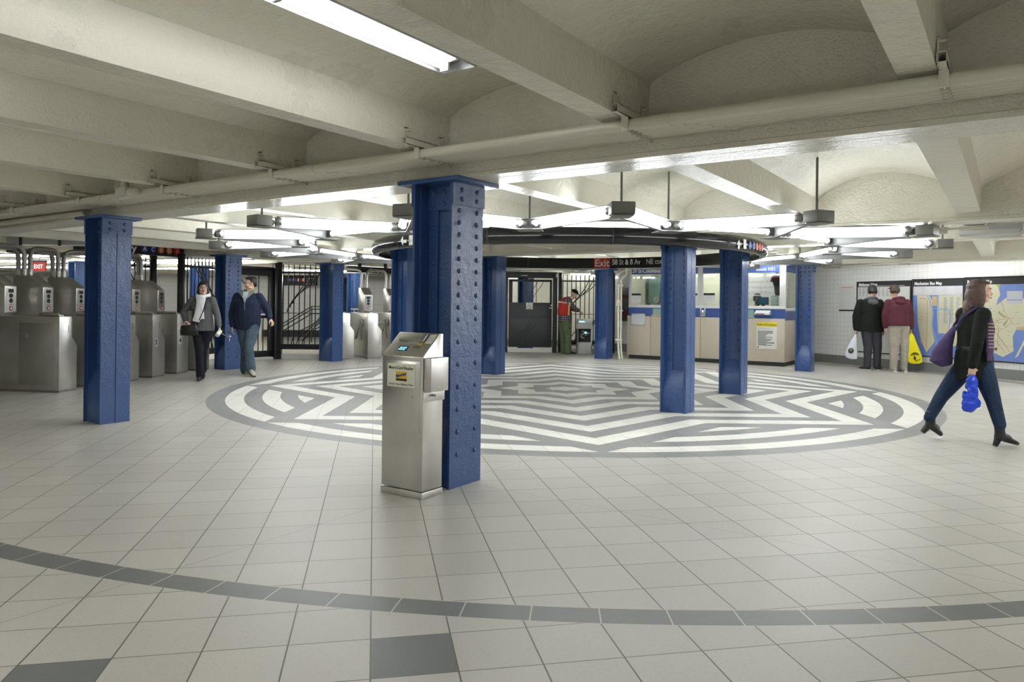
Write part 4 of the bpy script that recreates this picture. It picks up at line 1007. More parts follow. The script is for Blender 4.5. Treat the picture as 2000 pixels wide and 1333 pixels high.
# trays in the band
def tray(x0, x1, z0, z1, deep=.12):
    m = MB()
    for a, b, c, d in ((x0, x1, z0, z0+.03), (x0, x1, z1-.025, z1), (x0, x0+.03, z0, z1), (x1-.03, x1, z0, z1)): m.box(a, b, -.035, 0, c, d)
    m.box(x0+.02, x1-.02, -.05, -.01, z0+.02, z0+.07); k = m.build('transaction_tray', 'fixwhite', t, bevel=.004)
    MB().box(x0+.03, x1-.03, -.004, -.001, z0+.03, z1-.025).build('recess', 'lightgrey', k)
tray(.09, .44, .815, 1.095)
for x0, x1 in ((.635, .86), (2.86, 3.03)):
    MB().box(x0, x1, -.004, .0, 1.075, 1.225).build('speech_opening', 'boothgreen', t); MB().box(x0-.02, x1+.02, -.03, 0, 1.045, 1.075).build('ledge', 'steel' if x0 > 1 else 'maptan', t)
m = MB(); m.box(1.815, 1.835, -.03, 0, 1.07, 1.25); m.box(1.915, 1.935, -.03, 0, 1.07, 1.25); m.box(1.815, 1.935, -.03, 0, 1.06, 1.08); m.box(1.85, 1.90, -.02, 0, 1.09, 1.20); m.build('intercom', 'steel', t, bevel=.003)
m = MB(); m.prism([(0, 1.115), (-.16, 1.115), (-.16, 1.15), (-.03, 1.215), (0, 1.215)], 3.085, 3.40, 'x'); d_ = m.build('drawer', 'fixwhite', t, bevel=.004); MB().box(3.11, 3.30, -.162, -.158, 1.125, 1.145).build('drawer_slot', 'ink', d_)
# papers in the windows
for x0, z0, w_, h_ in ((.075, 1.365, .24, .22), (1.88, 1.375, .26, .22), (1.62, 1.33, .11, .26)):
    p_ = MB().box(x0, x0+w_, .010, .014, z0, z0+h_).build('window_notice', 'offwhite', t); MB().box(x0, x0+w_, .008, .010, z0+h_-.05, z0+h_).build('dark_heading', 'ink', p_)
    m = MB(); lines(m, rnd, x0+.03, x0+w_-.03, z0+.02, z0+h_-.06, 7, .0095, h=.003); m.build('print', 'lightgrey', p_)
# things in and on the booth
t = thing('rules_poster', 'white rules poster with a yellow heading on the right of the booth', 'poster', (-4.655, 16.396, 0))
MB().box(0, .435, -.004, 0, .37, .955).build('sheet', 'offwhite', t, bevel=.001); MB().box(0, .435, -.006, -.004, .855, .955).build('yellow_heading', 'yellow', t)
text('Rules of Conduct', .055, 'ink', t, (.012, -.007, .885), bold=.001, width=.41)
m = MB(); lines(m, rnd, .02, .41, .79, .84, 3, -.0045, h=.002); m.build('print', 'maptext', t)
m = MB(); lines(m, rnd, .02, .40, .44, .77, 15, -.0045, h=.0055, gap=.6); m.box(.02, .05, -.0055, -.004, .395, .42); m.build('rule_text', 'ink', t)
t = thing('monitor', 'small dark monitor on the booth counter right of the clerk', 'monitor', (-4.75, 16.75, 1.04))
MB().box(0, .24, 0, .05, .30, .47).build('casing', 'ink', t, bevel=.005); MB().box(.02, .22, -.003, 0, .32, .45).build('screen', 'lcd', t); MB().box(.10, .14, .0, .10, 0, .31).build('stand', 'ink', t); MB().box(.04, .20, -.04, .12, 0, .015).build('foot', 'ink', t)
t = thing('notice_card', 'dark printed card in the right window of the booth', 'notice', (-4.53, 16.55, 1.04)); MB().box(.14, .29, 0, .01, .25, .50).build('card', 'boothgreen', t); MB().box(.20, .22, 0, .01, 0, .25).build('stand', 'ink', t)
m = MB(); lines(m, rnd, .155, .275, .27, .47, 5, -.001, h=.008); m.build('print', 'offwhite', t)
t = thing('hanging_coat', 'dark maroon and black coat hanging in the right window of the booth', 'coat', (-4.36, 16.95, 0))
m = MB(); m.loft([(0, 0, 1.55), (0, 0, 1.75), (-.01, 0, 1.88)], [(.05, .04), (.08, .05), (.11, .06)], n=10); m.build('coat_body', 'ink', t, smooth=60)
M_['maroon'] = mat('maroon_cloth', (.09, .018, .018), .9); m = MB(); m.loft([(-.01, 0, 1.86), (-.01, 0, 1.95), (0, 0, 2.04), (0, 0, 2.08)], [(.15, .07), (.13, .07), (.08, .05), (.02, .02)], n=12); m.build('hood', 'maroon', t, smooth=60)
m = MB(); m.cyl((0, 0, 2.07), (0, 0, 2.33), .006, 6); m.build('hook', 'steel', t)
t = thing('round_mirror', 'round chrome mirror inside the left booth window', 'mirror', (-7.30, 17.0, 1.44)); m = MB(); m.cyl((0, 0, 0), (0, .03, 0), .08, 20); m.build('mirror_disc', 'steel', t, smooth=50); m = MB(); m.cyl((0, .02, -.42), (0, .02, 0), .012, 6); m.build('stem', 'steel', t)
# dark window beside the booth
t = thing('wall_case', 'dark glazed advertising case with red stripes between Exit column and booth', 'display case', (-9.15, 18.655, 0))
MB().box(0, .95, -.04, 0, .86, 1.78).build('case_frame', 'charcoal', t, bevel=.004); m = MB(); m.box(.06, .89, -.046, -.04, .96, 1.18); m.box(.06, .89, -.046, -.04, 1.50, 1.58); m.split('red_stripe', 'maroon', t); MB().box(.62, .80, -.048, -.046, 1.52, 1.60).build('label', 'offwhite', t)
MB().box(-.02, .97, -.05, 0, 1.80, 1.88).build('light_strip', 'fixwhite', t)
far_strip('small bright wall lamp left of the Exit column, above the worker', fw(20.3, 2.2), .34, A0, 2.10, w=.12)

# ------------------------------------------------------------------ people
M_['skin'] = mat('skin', (.62, .40, .29), .5, bump=.05, bscale=60); M_['skindark'] = mat('dark_skin', (.10, .052, .035), .5)
M_['lip'] = mat('lips', (.42, .16, .13), .45); M_['hairblack'] = mat('black_hair', (.012, .010, .010), .45, bump=.5, bscale=45)
M_['hairbrown'] = mat('dark_brown_hair', (.045, .024, .018), .45, bump=.5, bscale=45); M_['hairlong'] = mat('brown_hair', (.085, .045, .035), .5, bump=.5, bscale=30); M_['hairgrey'] = mat('grey_hair', (.40, .38, .36), .6, bump=.4, bscale=60)
def cloth(name, col, b=.35, s=18, var=.15): return mat(name, col, .88, bump=b, bscale=s, var=var, vscale=9, spec=.25)
M_['greyknit'] = cloth('grey_knit_jacket', (.115, .12, .12)); M_['scarf'] = cloth('white_scarf', (.78, .78, .80), .5, 30, .05); M_['blacktrouser'] = cloth('black_trousers', (.012, .013, .02))
M_['navy'] = cloth('navy_pullover', (.018, .026, .055)); M_['jeans'] = cloth('washed_blue_jeans', (.07, .105, .14), .5, 14, .3); M_['collar'] = cloth('grey_green_collar', (.22, .27, .20)); M_['shirtblue'] = cloth('pale_blue_shirt', (.45, .52, .66), .1)
M_['blackcoat'] = cloth('black_wool_coat', (.010, .012, .010), .3, 30); M_['hoodgrey'] = cloth('grey_hood', (.10, .105, .12)); M_['greytrouser'] = cloth('dark_grey_trousers', (.055, .055, .068))
M_['maroonhood'] = cloth('maroon_hoodie', (.105, .028, .042)); M_['khaki'] = cloth('khaki_trousers', (.40, .36, .30), .5, 12); M_['olive'] = cloth('olive_work_trousers', (.13, .16, .085), .5, 12)
M_['vest'] = cloth('red_safety_vest', (.52, .045, .04), .15); M_['vestyellow'] = mat('yellow_vest_band', (.72, .60, .16), .5); M_['silver'] = mat('silver_band', (.50, .50, .48), .3, .3)
M_['darkjeans'] = cloth('dark_blue_jeans', (.018, .035, .075), .5, 14, .3); M_['boot'] = mat('black_leather', (.012, .012, .013), .35, bump=.2, bscale=25); M_['sneaker'] = mat('pale_sneaker', (.40, .38, .33), .6); M_['sole'] = mat('white_sole', (.65, .64, .60), .6)
def plaid():
    m = bpy.data.materials.new('plaid_flannel'); m.use_nodes = True; nt = m.node_tree; b = nt.nodes['Principled BSDF']; e = NB(nt)
    tc = nt.nodes.new('ShaderNodeTexCoord'); sx = nt.nodes.new('ShaderNodeSeparateXYZ'); nt.links.new(tc.outputs['Object'], sx.inputs[0])
    a = e.line(e.add(sx.outputs[0], e.mul(sx.outputs[1], .6)), .055, 0, .006); c = e.line(sx.outputs[2], .055, 0, .006); d = e.line(sx.outputs[2], .11, .02, .016)
    col = e.mix(e.mul(d, .6), (.035, .035, .05), (.10, .03, .05)); col = e.mix(e.mul(e.m('MAXIMUM', a, c), .6), col, (.45, .44, .46))
    nt.links.new(col, b.inputs['Base Color']); b.inputs['Roughness'].default_value = .9; return m
M_['plaid'] = plaid()

def blob(m, name, mt, parent, vox=.012, it=4, extra=None, fac=.5):
    """merge everything in m into one continuous smooth surface"""
    me = bpy.data.meshes.new(name); me.from_pydata([tuple(p) for p in m.v], [], m.f)
    bm = bmesh.new(); bm.from_mesh(me); bmesh.ops.recalc_face_normals(bm, faces=bm.faces); bm.to_mesh(me); bm.free()
    o = bpy.data.objects.new('tmp', me); COL.objects.link(o)
    r = o.modifiers.new('r', 'REMESH'); r.mode = 'VOXEL'; r.voxel_size = vox; r.use_smooth_shade = True
    s_ = o.modifiers.new('s', 'SMOOTH'); s_.factor = fac; s_.iterations = it
    dg = bpy.context.evaluated_depsgraph_get(); me2 = bpy.data.meshes.new_from_object(o.evaluated_get(dg))
    bpy.data.objects.remove(o); me2.name = name
    me2.materials.clear(); me2.materials.append(M_[mt])
    me2.polygons.foreach_set('use_smooth', [True]*len(me2.polygons))
    o = bpy.data.objects.new(name, me2); COL.objects.link(o)
    if parent: o.parent = parent
    return o
def V(*a): return Vector(a)
def limb(m, pts, rs, n=12, side=(1, 0, 0)):
    """tapering limb with rounded joints"""
    P = [Vector(p) for p in pts]
    m.loft(P, rs, n=n, side=side)
    for p, r in zip(P, rs):
        a, b = r if isinstance(r, tuple) else (r, r); q = min(a, b)
        m.ell(p, q, q, q, n=10, m=6)
def hand(m, w, d, palm, curl=.5, thumb=1, s=1.0, spread=.0):
    """palm, four unequal bent fingers and a side thumb; d = direction of the hand, palm = way the palm faces"""
    d = Vector(d).normalized(); pn = Vector(palm); pn = (pn-d*pn.dot(d)).normalized(); sd = d.cross(pn)*thumb
    w = Vector(w); m.loft([w-d*.02, w+d*.02*s, w+d*.055*s, w+d*.088*s], [(.024*s, .020*s), (.033*s, .018*s), (.041*s, .015*s), (.038*s, .012*s)], side=sd, n=10)
    for k, (off, ln) in enumerate(((.030, .068), (.010, .076), (-.010, .070), (-.029, .056))):
        b = w+d*.084*s+sd*off*s; dd = (d+sd*(off*spread*10)).normalized(); p = [b-dd*.01]; a = 0
        for j, f in enumerate((.45, .32, .23)):
            a += curl*(.55 if j == 0 else .85); v = dd*math.cos(a)+pn*math.sin(a); p.append(p[-1]+v*(ln*s*f+(.01 if j == 0 else 0)))
        m.tube(p, [.0092*s, .0086*s, .0080*s, .0066*s], 7)
    b = w+d*.022*s+sd*.030*s; t1 = (d*.55+sd*.75+pn*.35).normalized(); t2 = (d*.85+sd*.25+pn*.45).normalized()
    m.tube([b-t1*.012, b+t1*.032*s, b+t1*.032*s+t2*.030*s, b+t1*.032*s+t2*.052*s], [.0125*s, .0110*s, .0098*s, .0078*s], 7)
def headM(c, yaw, pitch=0, roll=0): return Matrix.Translation(Vector(c)) @ Matrix.Rotation(R(yaw), 4, 'Z') @ Matrix.Rotation(R(pitch), 4, 'X') @ Matrix.Rotation(R(roll), 4, 'Y')
def head(m, H, s=1.0):
    """face looks along local -y; H places the head"""
    R3 = H.to_3x3()
    def E(c, rx, ry, rz, n=14, k=9): m.ell(H @ (Vector(c)*s), rx*s, ry*s, rz*s, R3, n, k)
    E((0, .012, .030), .076, .094, .086); E((0, -.022, -.030), .060, .066, .082); E((0, -.052, -.088), .030, .030, .026)
    E((0, -.085, .002), .012, .014, .030); E((0, -.098, -.022), .015, .018, .013)
    E((-.034, -.066, -.028), .024, .022, .024); E((.034, -.066, -.028), .024, .022, .024); E((0, -.078, .034), .052, .018, .016)
    for x in (-1, 1): E((x*.076, .008, -.008), .010, .020, .032); E((x*.046, -.015, -.065), .018, .04, .026)
    E((0, -.086, -.056), .024, .012, .012)
def face(parent, H, s=1.0, mouth=0.0, brow='hairblack', glasses=False, eyes=True):
    def P(c): return H @ (Vector(c)*s)
    R3 = H.to_3x3()
    if eyes:
        for x in (-1, 1):
            m = MB(); m.ell(P((x*.031, -.083, .008)), .0135*s, .006*s, .0065*s, R3, 10, 6); e_ = m.build('eye', 'white', parent, smooth=60)
            m = MB(); m.ell(P((x*.031, -.0885, .008)), .0055*s, .003*s, .0058*s, R3, 8, 5); m.build('iris', 'ink', e_, smooth=60)
            m = MB(); m.tube([P((x*.016, -.092, .030)), P((x*.032, -.094, .035)), P((x*.050, -.082, .029))], .0038*s, 5); m.build('eyebrow', brow, parent, smooth=60)
    if mouth:
        m = MB(); m.ell(P((0, -.096, -.062)), .017*s, .006*s, mouth*s, R3, 10, 6); m.build('open_mouth', 'ink', parent, smooth=60)
    m = MB(); o_ = mouth or .004
    for q in (1, -1): m.tube([P((-.022, -.093, -.060)), P((0, -.101, -.060+q*(o_+.003))), P((.022, -.093, -.060))], .0042*s, 5)
    m.build('lips', 'lip', parent, smooth=60)
    if glasses:
        m = MB()
        for x in (-1, 1): m.tube([P((x*.032+.021*math.cos(R(a)), -.104, .006+.015*math.sin(R(a)))) for a in range(0, 361, 30)], .0016, 4); m.tube([P((x*.053, -.104, .008)), P((x*.078, -.02, .008))], .0016, 4)
        m.tube([P((-.011, -.104, .008)), P((.011, -.104, .008))], .0016, 4); m.build('glasses', 'greymetal', parent)
def shoe(parent, heel, toe, mt, up=(0, 0, 1), w=.045, h=.075, sole=None, name='shoe', ankle=None, hh=0):
    heel, toe = Vector(heel), Vector(toe); d = (toe-heel); L = d.length; d.normalize(); u = Vector(up); u = (u-d*u.dot(d)).normalized(); sd = d.cross(u)
    m = MB(); ps = [(-.01, .030, .030, h*.50), (.03, .036, .034, h*.55), (.10, .040, .036, h*.52), (.62*L, w, .034, .034), (.85*L, w*.92, .028, .026), (L, w*.45, .020, .018)]
    m.loft([heel+d*a+u*(c+.008) for a, b, b2, c in ps], [(b, c) for a, b, b2, c in ps], side=sd, n=12)
    if ankle: m.loft([heel+d*.045+u*.03, Vector(ankle)], [(.040, .048), (.042, .046)], side=sd, n=12)
    o = blob(m, name, mt, parent, .008, 3)
    if sole:
        q = MB(); q.loft([heel+d*(-.012)+u*.010, heel+d*L*.5+u*.010, heel+d*L*.85+u*.010, heel+d*(L+.006)+u*.010], [(.036, .012), (.042, .012), (w, .012), (w*.5, .010)], side=sd, n=12); q.build('sole', sole, o, smooth=60)
    if hh:
        q = MB(); q.loft([heel+d*.02+u*.015, heel+d*.012-u*hh], [(.030, .032), (.022, .024)], side=sd, n=10); q.build('boot_heel', mt, o, smooth=50)
    return o
def core(m, J, s=1.0, legs=True):
    """hidden inner body so that the figure is one continuous surface"""
    limb(m, [J['pelvis'], J['chest'], J['neck']], [(.13*s, .09*s), (.13*s, .085*s), (.055*s, .055*s)])
    limb(m, [J['neck']-V(0, 0, .03), J['headc']+V(0, .01, -.05)], [.056*s, .052*s])
    for k in 'LR':
        limb(m, [J['sh'+k], J['el'+k], J['wr'+k]], [.042*s, .034*s, .024*s])
        if legs: limb(m, [J['hip'+k], J['kn'+k], J['an'+k]], [.072*s, .048*s, .034*s])
def person(label, loc): return thing('person', label, 'person', (loc[0], loc[1], 0), YAW)
def hairshell(H, s, parts, mt, parent, vox=.009, it=3):
    m = MB(); R3 = H.to_3x3()
    for c, rx, ry, rz in parts: m.ell(H @ (Vector(c)*s), rx*s, ry*s, rz*s, R3, 14, 9)
    return blob(m, 'hair', mt, parent, vox, it)

# --- woman with the white scarf
t = person('woman in a grey jacket and white scarf, looking up with open mouth', (-10.972, 7.089))
J = dict(pelvis=V(-.01, 0, .90), chest=V(-.01, 0, 1.18), neck=V(0, 0, 1.36), headc=V(.0, -.01, 1.49), shL=V(-.165, 0, 1.30), elL=V(-.335, .03, 1.10), wrL=V(-.225, -.10, .95),
         shR=V(.15, 0, 1.30), elR=V(.225, .02, 1.07), wrR=V(.285, -.03, .86), hipL=V(-.085, 0, .88), knL=V(-.01, -.10, .47), anL=V(.045, -.18, .09), hipR=V(.075, 0, .88), knR=V(.0, .03, .48), anR=V(-.075, .17, .14))
H = headM((.0, -.01, 1.49), 28, -10)
m = MB(); core(m, J, .92); head(m, H, .93); hand(m, J['wrL'], (.65, -.45, -.35), (-.1, -.2, -1), .9, -1, .92); hand(m, J['wrR'], (.12, -.25, -1), (-1, -.2, 0), 1.1, 1, .92)
b = blob(m, 'body', 'skin', t, .007, 2); face(t, H, .93, mouth=.012, glasses=True)
hairshell(H, .93, [((0, .026, .050), .094, .100, .084), ((-.072, .030, -.020), .030, .060, .085), ((.072, .030, -.020), .030, .060, .085), ((0, .070, -.04), .088, .058, .10), ((0, -.070, .084), .060, .028, .022)], 'hairblack', t)
m = MB(); m.loft([V(-.01, 0, .80), V(-.01, 0, 1.0), V(-.015, -.01, 1.12), V(-.01, -.01, 1.22), V(0, 0, 1.30), V(0, 0, 1.36)], [(.195, .140), (.170, .120), (.160, .120), (.175, .125), (.165, .10), (.085, .07)], n=16)
limb(m, [J['shL'], (J['shL']+J['elL'])/2, J['elL'], (J['elL']+J['wrL'])/2, J['wrL']+V(-.01, .01, .0)], [.068, .062, .055, .052, .040]); limb(m, [J['shR'], (J['shR']+J['elR'])/2, J['elR'], (J['elR']+J['wrR'])/2, J['wrR']+V(-.005, 0, .02)], [.068, .062, .054, .050, .040])
m.loft([V(0, .05, 1.30), V(0, .08, 1.37)], [(.13, .05), (.09, .035)]); jk = blob(m, 'jacket', 'greyknit', t, .011, 4)
m = MB()
for x_, z_ in ((-.10, 1.16), (.08, 1.15)): m.box(x_-.035, x_+.035, -.145, -.128, z_, z_+.012)
m.build('pocket_flap', 'greyknit', jk, bevel=.003); m = MB(); m.loft([V(-.01, 0, .90), V(-.01, 0, .86)], [(.172, .118), (.165, .112)]); m.build('shirt_hem', 'hoodgrey', t, smooth=50)
m = MB(); m.tube([(.085*math.cos(R(a)), .0+.085*math.sin(R(a)), 1.375+.015*math.sin(R(a))) for a in range(0, 361, 20)], .035, 8)
m.loft([V(-.01, -.09, 1.36), V(-.0, -.13, 1.26), V(-.01, -.155, 1.10), V(-.045, -.165, .95)], [(.075, .022), (.055, .022), (.060, .018), (.065, .010)]); m.loft([V(.03, -.10, 1.34), V(.03, -.145, 1.18), V(.04, -.155, .99)], [(.06, .02), (.045, .018), (.055, .010)])
blob(m, 'scarf', 'scarf', t, .009, 3)
m = MB(); limb(m, [J['hipL']+V(.02, 0, .02), J['hipL']-V(-.01, .01, .12), J['knL'], (J['knL']+J['anL'])/2, J['anL']+V(0, .01, -.01)], [(.098, .11), .092, .066, .062, .070]); limb(m, [J['hipR']+V(-.02, 0, .02), J['hipR']-V(.01, 0, .12), J['knR'], (J['knR']+J['anR'])/2, J['anR']], [(.098, .11), .092, .066, .062, .068])
m.ell(J['pelvis'], .145, .11, .08); blob(m, 'trousers', 'blacktrouser', t, .011, 4)
shoe(t, (.045, -.13, .01), (.075, -.34, .0), 'boot', w=.036, h=.06); shoe(t, (-.085, .20, .055), (-.06, .02, .0), 'boot', w=.036, h=.06)
def bag(name, label, cat, t_, build):  pass
p = Vector((-10.972, 7.089)); 
def beside(t_, off):
    r = Matrix.Rotation(YAW, 3, 'Z') @ Vector(off); return (t_.location.x+r.x, t_.location.y+r.y, t_.location.z+r.z)
s_ = thing('shoulder_bag', 'black crossbody bag at the scarf-wearing woman\'s hip', 'bag', beside(t, (0, 0, 0)), YAW)
m = MB(); m.loft([V(-.15, -.15, .73), V(-.15, -.16, .80), V(-.16, -.16, .90)], [(.15, .04), (.155, .05), (.13, .035)], n=12, side=(1, 0, 0)); blob(m, 'bag_body', 'boot', s_, .010, 2)
m = MB(); m.tube([(-.04, -.155, .88), (.02, -.165, 1.0), (.09, -.15, 1.18), (.11, -.09, 1.32), (.09, .03, 1.39), (.0, .13, 1.30), (-.20, .14, 1.0), (-.27, -.02, .87)], .009, 6); m.build('strap', 'boot', s_, smooth=60)
s_ = thing('rolled_paper', 'beige rolled paper and keys held in the scarf-wearing woman\'s lowered hand', 'held item', beside(t, (0, 0, 0)), YAW)
m = MB(); m.cyl((.285, -.12, .735), (.295, -.03, .80), .036, 12); m.build('paper_roll', 'label', s_, smooth=50); m = MB(); m.cyl((.31, -.08, .78), (.46, -.09, .70), .006, 6); m.ell((.475, -.09, .715), .028, .02, .02); m.ell((.47, -.09, .66), .012, .012, .03); m.build('keys', 'steel', s_, smooth=50)

# --- man in the navy pullover
t = person('man in a navy pullover and jeans, head turned to the woman', (-11.077, 8.019))
J = dict(pelvis=V(-.01, 0, .93), chest=V(0, 0, 1.25), neck=V(.0, 0, 1.44), headc=V(.05, -.01, 1.60), shL=V(-.19, 0, 1.37), elL=V(-.285, .03, 1.08), wrL=V(-.25, -.05, .84),
         shR=V(.19, 0, 1.37), elR=V(.33, .05, 1.13), wrR=V(.405, -.02, .98), hipL=V(-.09, 0, .90), knL=V(-.05, .04, .48), anL=V(-.11, .20, .11), hipR=V(.09, 0, .90), knR=V(.075, -.16, .50), anR=V(.13, -.20, .15))
H = headM((.045, -.01, 1.600), -58, 3)
m = MB(); core(m, J, 1.0); head(m, H, 1.0); hand(m, J['wrL'], (-.02, -.2, -1), (.9, .2, 0), .9, 1); hand(m, J['wrR'], (.5, -.2, -.7), (-.6, .1, -.6), 1.1, -1)
blob(m, 'body', 'skin', t, .007, 2); face(t, H, 1.0)
hairshell(H, 1.0, [((0, .028, .055), .084, .092, .074), ((0, .070, .01), .070, .045, .075), ((-.06, .03, .03), .026, .05, .05), ((.06, .03, .03), .026, .05, .05), ((0, -.045, .098), .058, .045, .02)], 'hairblack', t)
m = MB(); m.loft([V(-.02, 0, .80), V(-.015, 0, .95), V(-.01, -.01, 1.12), V(0, -.01, 1.27), V(0, 0, 1.38), V(0, 0, 1.45)], [(.225, .15), (.245, .165), (.235, .165), (.235, .155), (.205, .12), (.09, .08)], n=16)
limb(m, [J['shL'], (J['shL']+J['elL'])/2, J['elL'], (J['elL']+J['wrL'])/2, J['wrL']+V(0, 0, .03)], [.078, .078, .070, .064, .050]); limb(m, [J['shR'], (J['shR']+J['elR'])/2, J['elR'], (J['elR']+J['wrR'])/2, J['wrR']+V(-.02, 0, .02)], [.078, .078, .068, .060, .048])
pv = blob(m, 'pullover', 'navy', t, .012, 4)
m = MB()
for s__ in (-1, 1): m.add([(s__*.015, -.165, 1.32), (s__*.115, -.115, 1.43), (s__*.095, -.02, 1.50), (s__*.03, -.10, 1.45), (s__*.015, -.150, 1.32), (s__*.125, -.10, 1.43), (s__*.10, -.01, 1.50), (s__*.03, -.085, 1.45)], [(0, 1, 2, 3), (7, 6, 5, 4), (0, 4, 5, 1), (1, 5, 6, 2), (2, 6, 7, 3), (3, 7, 4, 0)])
m.loft([V(0, .03, 1.43), V(0, .035, 1.50)], [(.10, .085), (.085, .075)]); m.build('collar', 'collar', pv, smooth=50)
m = MB(); m.add([(-.035, -.158, 1.36), (.035, -.158, 1.36), (.05, -.10, 1.46), (-.05, -.10, 1.46), (0, -.165, 1.24)], [(0, 1, 2, 3), (0, 4, 1)]); m.build('shirt', 'shirtblue', t)
m = MB(); m.box(-.004, .004, -.178, -.168, 1.14, 1.30); m.build('zip', 'greymetal', pv)
m = MB(); limb(m, [J['hipL']+V(.0, 0, 0), J['hipL']-V(-.01, 0, .12), J['knL'], (J['knL']+J['anL'])/2, J['anL']+V(0, 0, -.03)], [(.125, .13), .115, .085, .082, .092]); limb(m, [J['hipR'], J['hipR']-V(.0, .03, .12), J['knR'], (J['knR']+J['anR'])/2, J['anR']+V(0, 0, -.02)], [(.125, .13), .115, .085, .082, .090])
m.ell(J['pelvis'], .17, .125, .12); blob(m, 'jeans', 'jeans', t, .012, 4)
shoe(t, (-.15, .22, .01), (.03, .08, .0), 'sneaker', sole='sole'); shoe(t, (.10, -.18, .07), (.25, -.36, .0), 'sneaker', sole='darkrubber')

# --- worker bending over the open reader
t = person('worker in a red safety vest and cap, bent over an open card reader', (-9.649, 16.66))
J = dict(pelvis=V(-.04, 0, .90), chest=V(-.02, -.02, 1.22), neck=V(.07, -.03, 1.46), headc=V(.17, -.03, 1.56), shL=V(-.06, .16, 1.38), elL=V(.18, .16, 1.18), wrL=V(.33, .08, 1.13),
         shR=V(.02, -.17, 1.40), elR=V(.19, -.16, 1.20), wrR=V(.34, -.06, 1.13), hipL=V(-.09, .08, .88), knL=V(-.07, .10, .48), anL=V(-.06, .10, .09), hipR=V(-.02, -.08, .88), knR=V(.03, -.08, .48), anR=V(.04, -.06, .09))
H = headM((.19, -.02, 1.575), 70, 28)
m = MB(); core(m, J, 1.0); head(m, H, 1.0); hand(m, J['wrR'], (.8, .15, -.5), (0, .3, -1), .9, 1); hand(m, J['wrL'], (.8, -.1, -.5), (0, -.3, -1), .9, -1)
blob(m, 'body', 'skin', t, .008, 2); face(t, H, 1.0, brow='hairgrey')
hairshell(H, 1.0, [((0, .045, .012), .080, .066, .055), ((-.06, .02, .0), .026, .05, .035), ((.06, .02, .0), .026, .05, .035)], 'hairgrey', t)
m = MB(); R3 = H.to_3x3(); m.ell(H @ V(0, .012, .062), .086, .100, .062, R3, 14, 9); m.ell(H @ V(0, -.115, .045), .062, .065, .012, R3, 14, 7); blob(m, 'cap', 'blackcoat', t, .009, 2)
m = MB(); m.loft([V(-.05, 0, .84), V(-.04, 0, .98), V(-.05, 0, 1.15), V(-.02, -.01, 1.30), V(.03, -.02, 1.41), V(.08, -.02, 1.47)], [(.185, .205), (.18, .20), (.175, .20), (.165, .21), (.12, .18), (.07, .08)], n=16)
for k in 'LR': limb(m, [J['sh'+k], (J['sh'+k]+J['el'+k])/2, J['el'+k], (J['el'+k]+J['wr'+k])/2, J['wr'+k]-V(.03, 0, -.01)], [.078, .070, .062, .055, .042])
blob(m, 'shirt', 'plaid', t, .012, 4)
m = MB(); m.loft([V(-.065, 0, 1.02), V(-.06, -.005, 1.15), V(-.035, -.01, 1.30), V(.0, -.015, 1.40), V(.03, -.02, 1.46)], [(.185, .215), (.188, .218), (.180, .222), (.14, .19), (.09, .13)], n=14); vs = blob(m, 'safety_vest', 'vest', t, .012, 3)
m = MB(); m.tube([(.035, -.240, 1.02), (.04, -.245, 1.20), (.055, -.235, 1.33), (.07, -.17, 1.43)], .022, 6); m.build('yellow_band', 'vestyellow', vs, smooth=50)
m = MB(); m.loft([V(-.05, -.01, 1.325), V(-.045, -.01, 1.365)], [(.178, .225), (.165, .215)], n=14); m.build('silver_band', 'silver', vs, smooth=50)
m = MB(); m.box(.10, .16, -.235, -.215, 1.10, 1.125); m.build('yellow_strap', 'vestyellow', vs)
m = MB()
for k in 'LR': limb(m, [J['hip'+k], J['hip'+k]-V(0, 0, .15), J['kn'+k], (J['kn'+k]+J['an'+k])/2, J['an'+k]+V(0, 0, -.02)], [(.13, .12), .115, .100, .092, .094])
m.ell(J['pelvis'], .16, .17, .11); tr = blob(m, 'work_trousers', 'olive', t, .012, 4); m = MB(); m.box(-.02, .11, -.205, -.185, .52, .66); m.build('cargo_pocket', 'olive', tr, bevel=.01)
shoe(t, (.0, -.06, .0), (.25, -.10, .0), 'boot'); shoe(t, (-.10, .10, .0), (.15, .08, .0), 'boot')

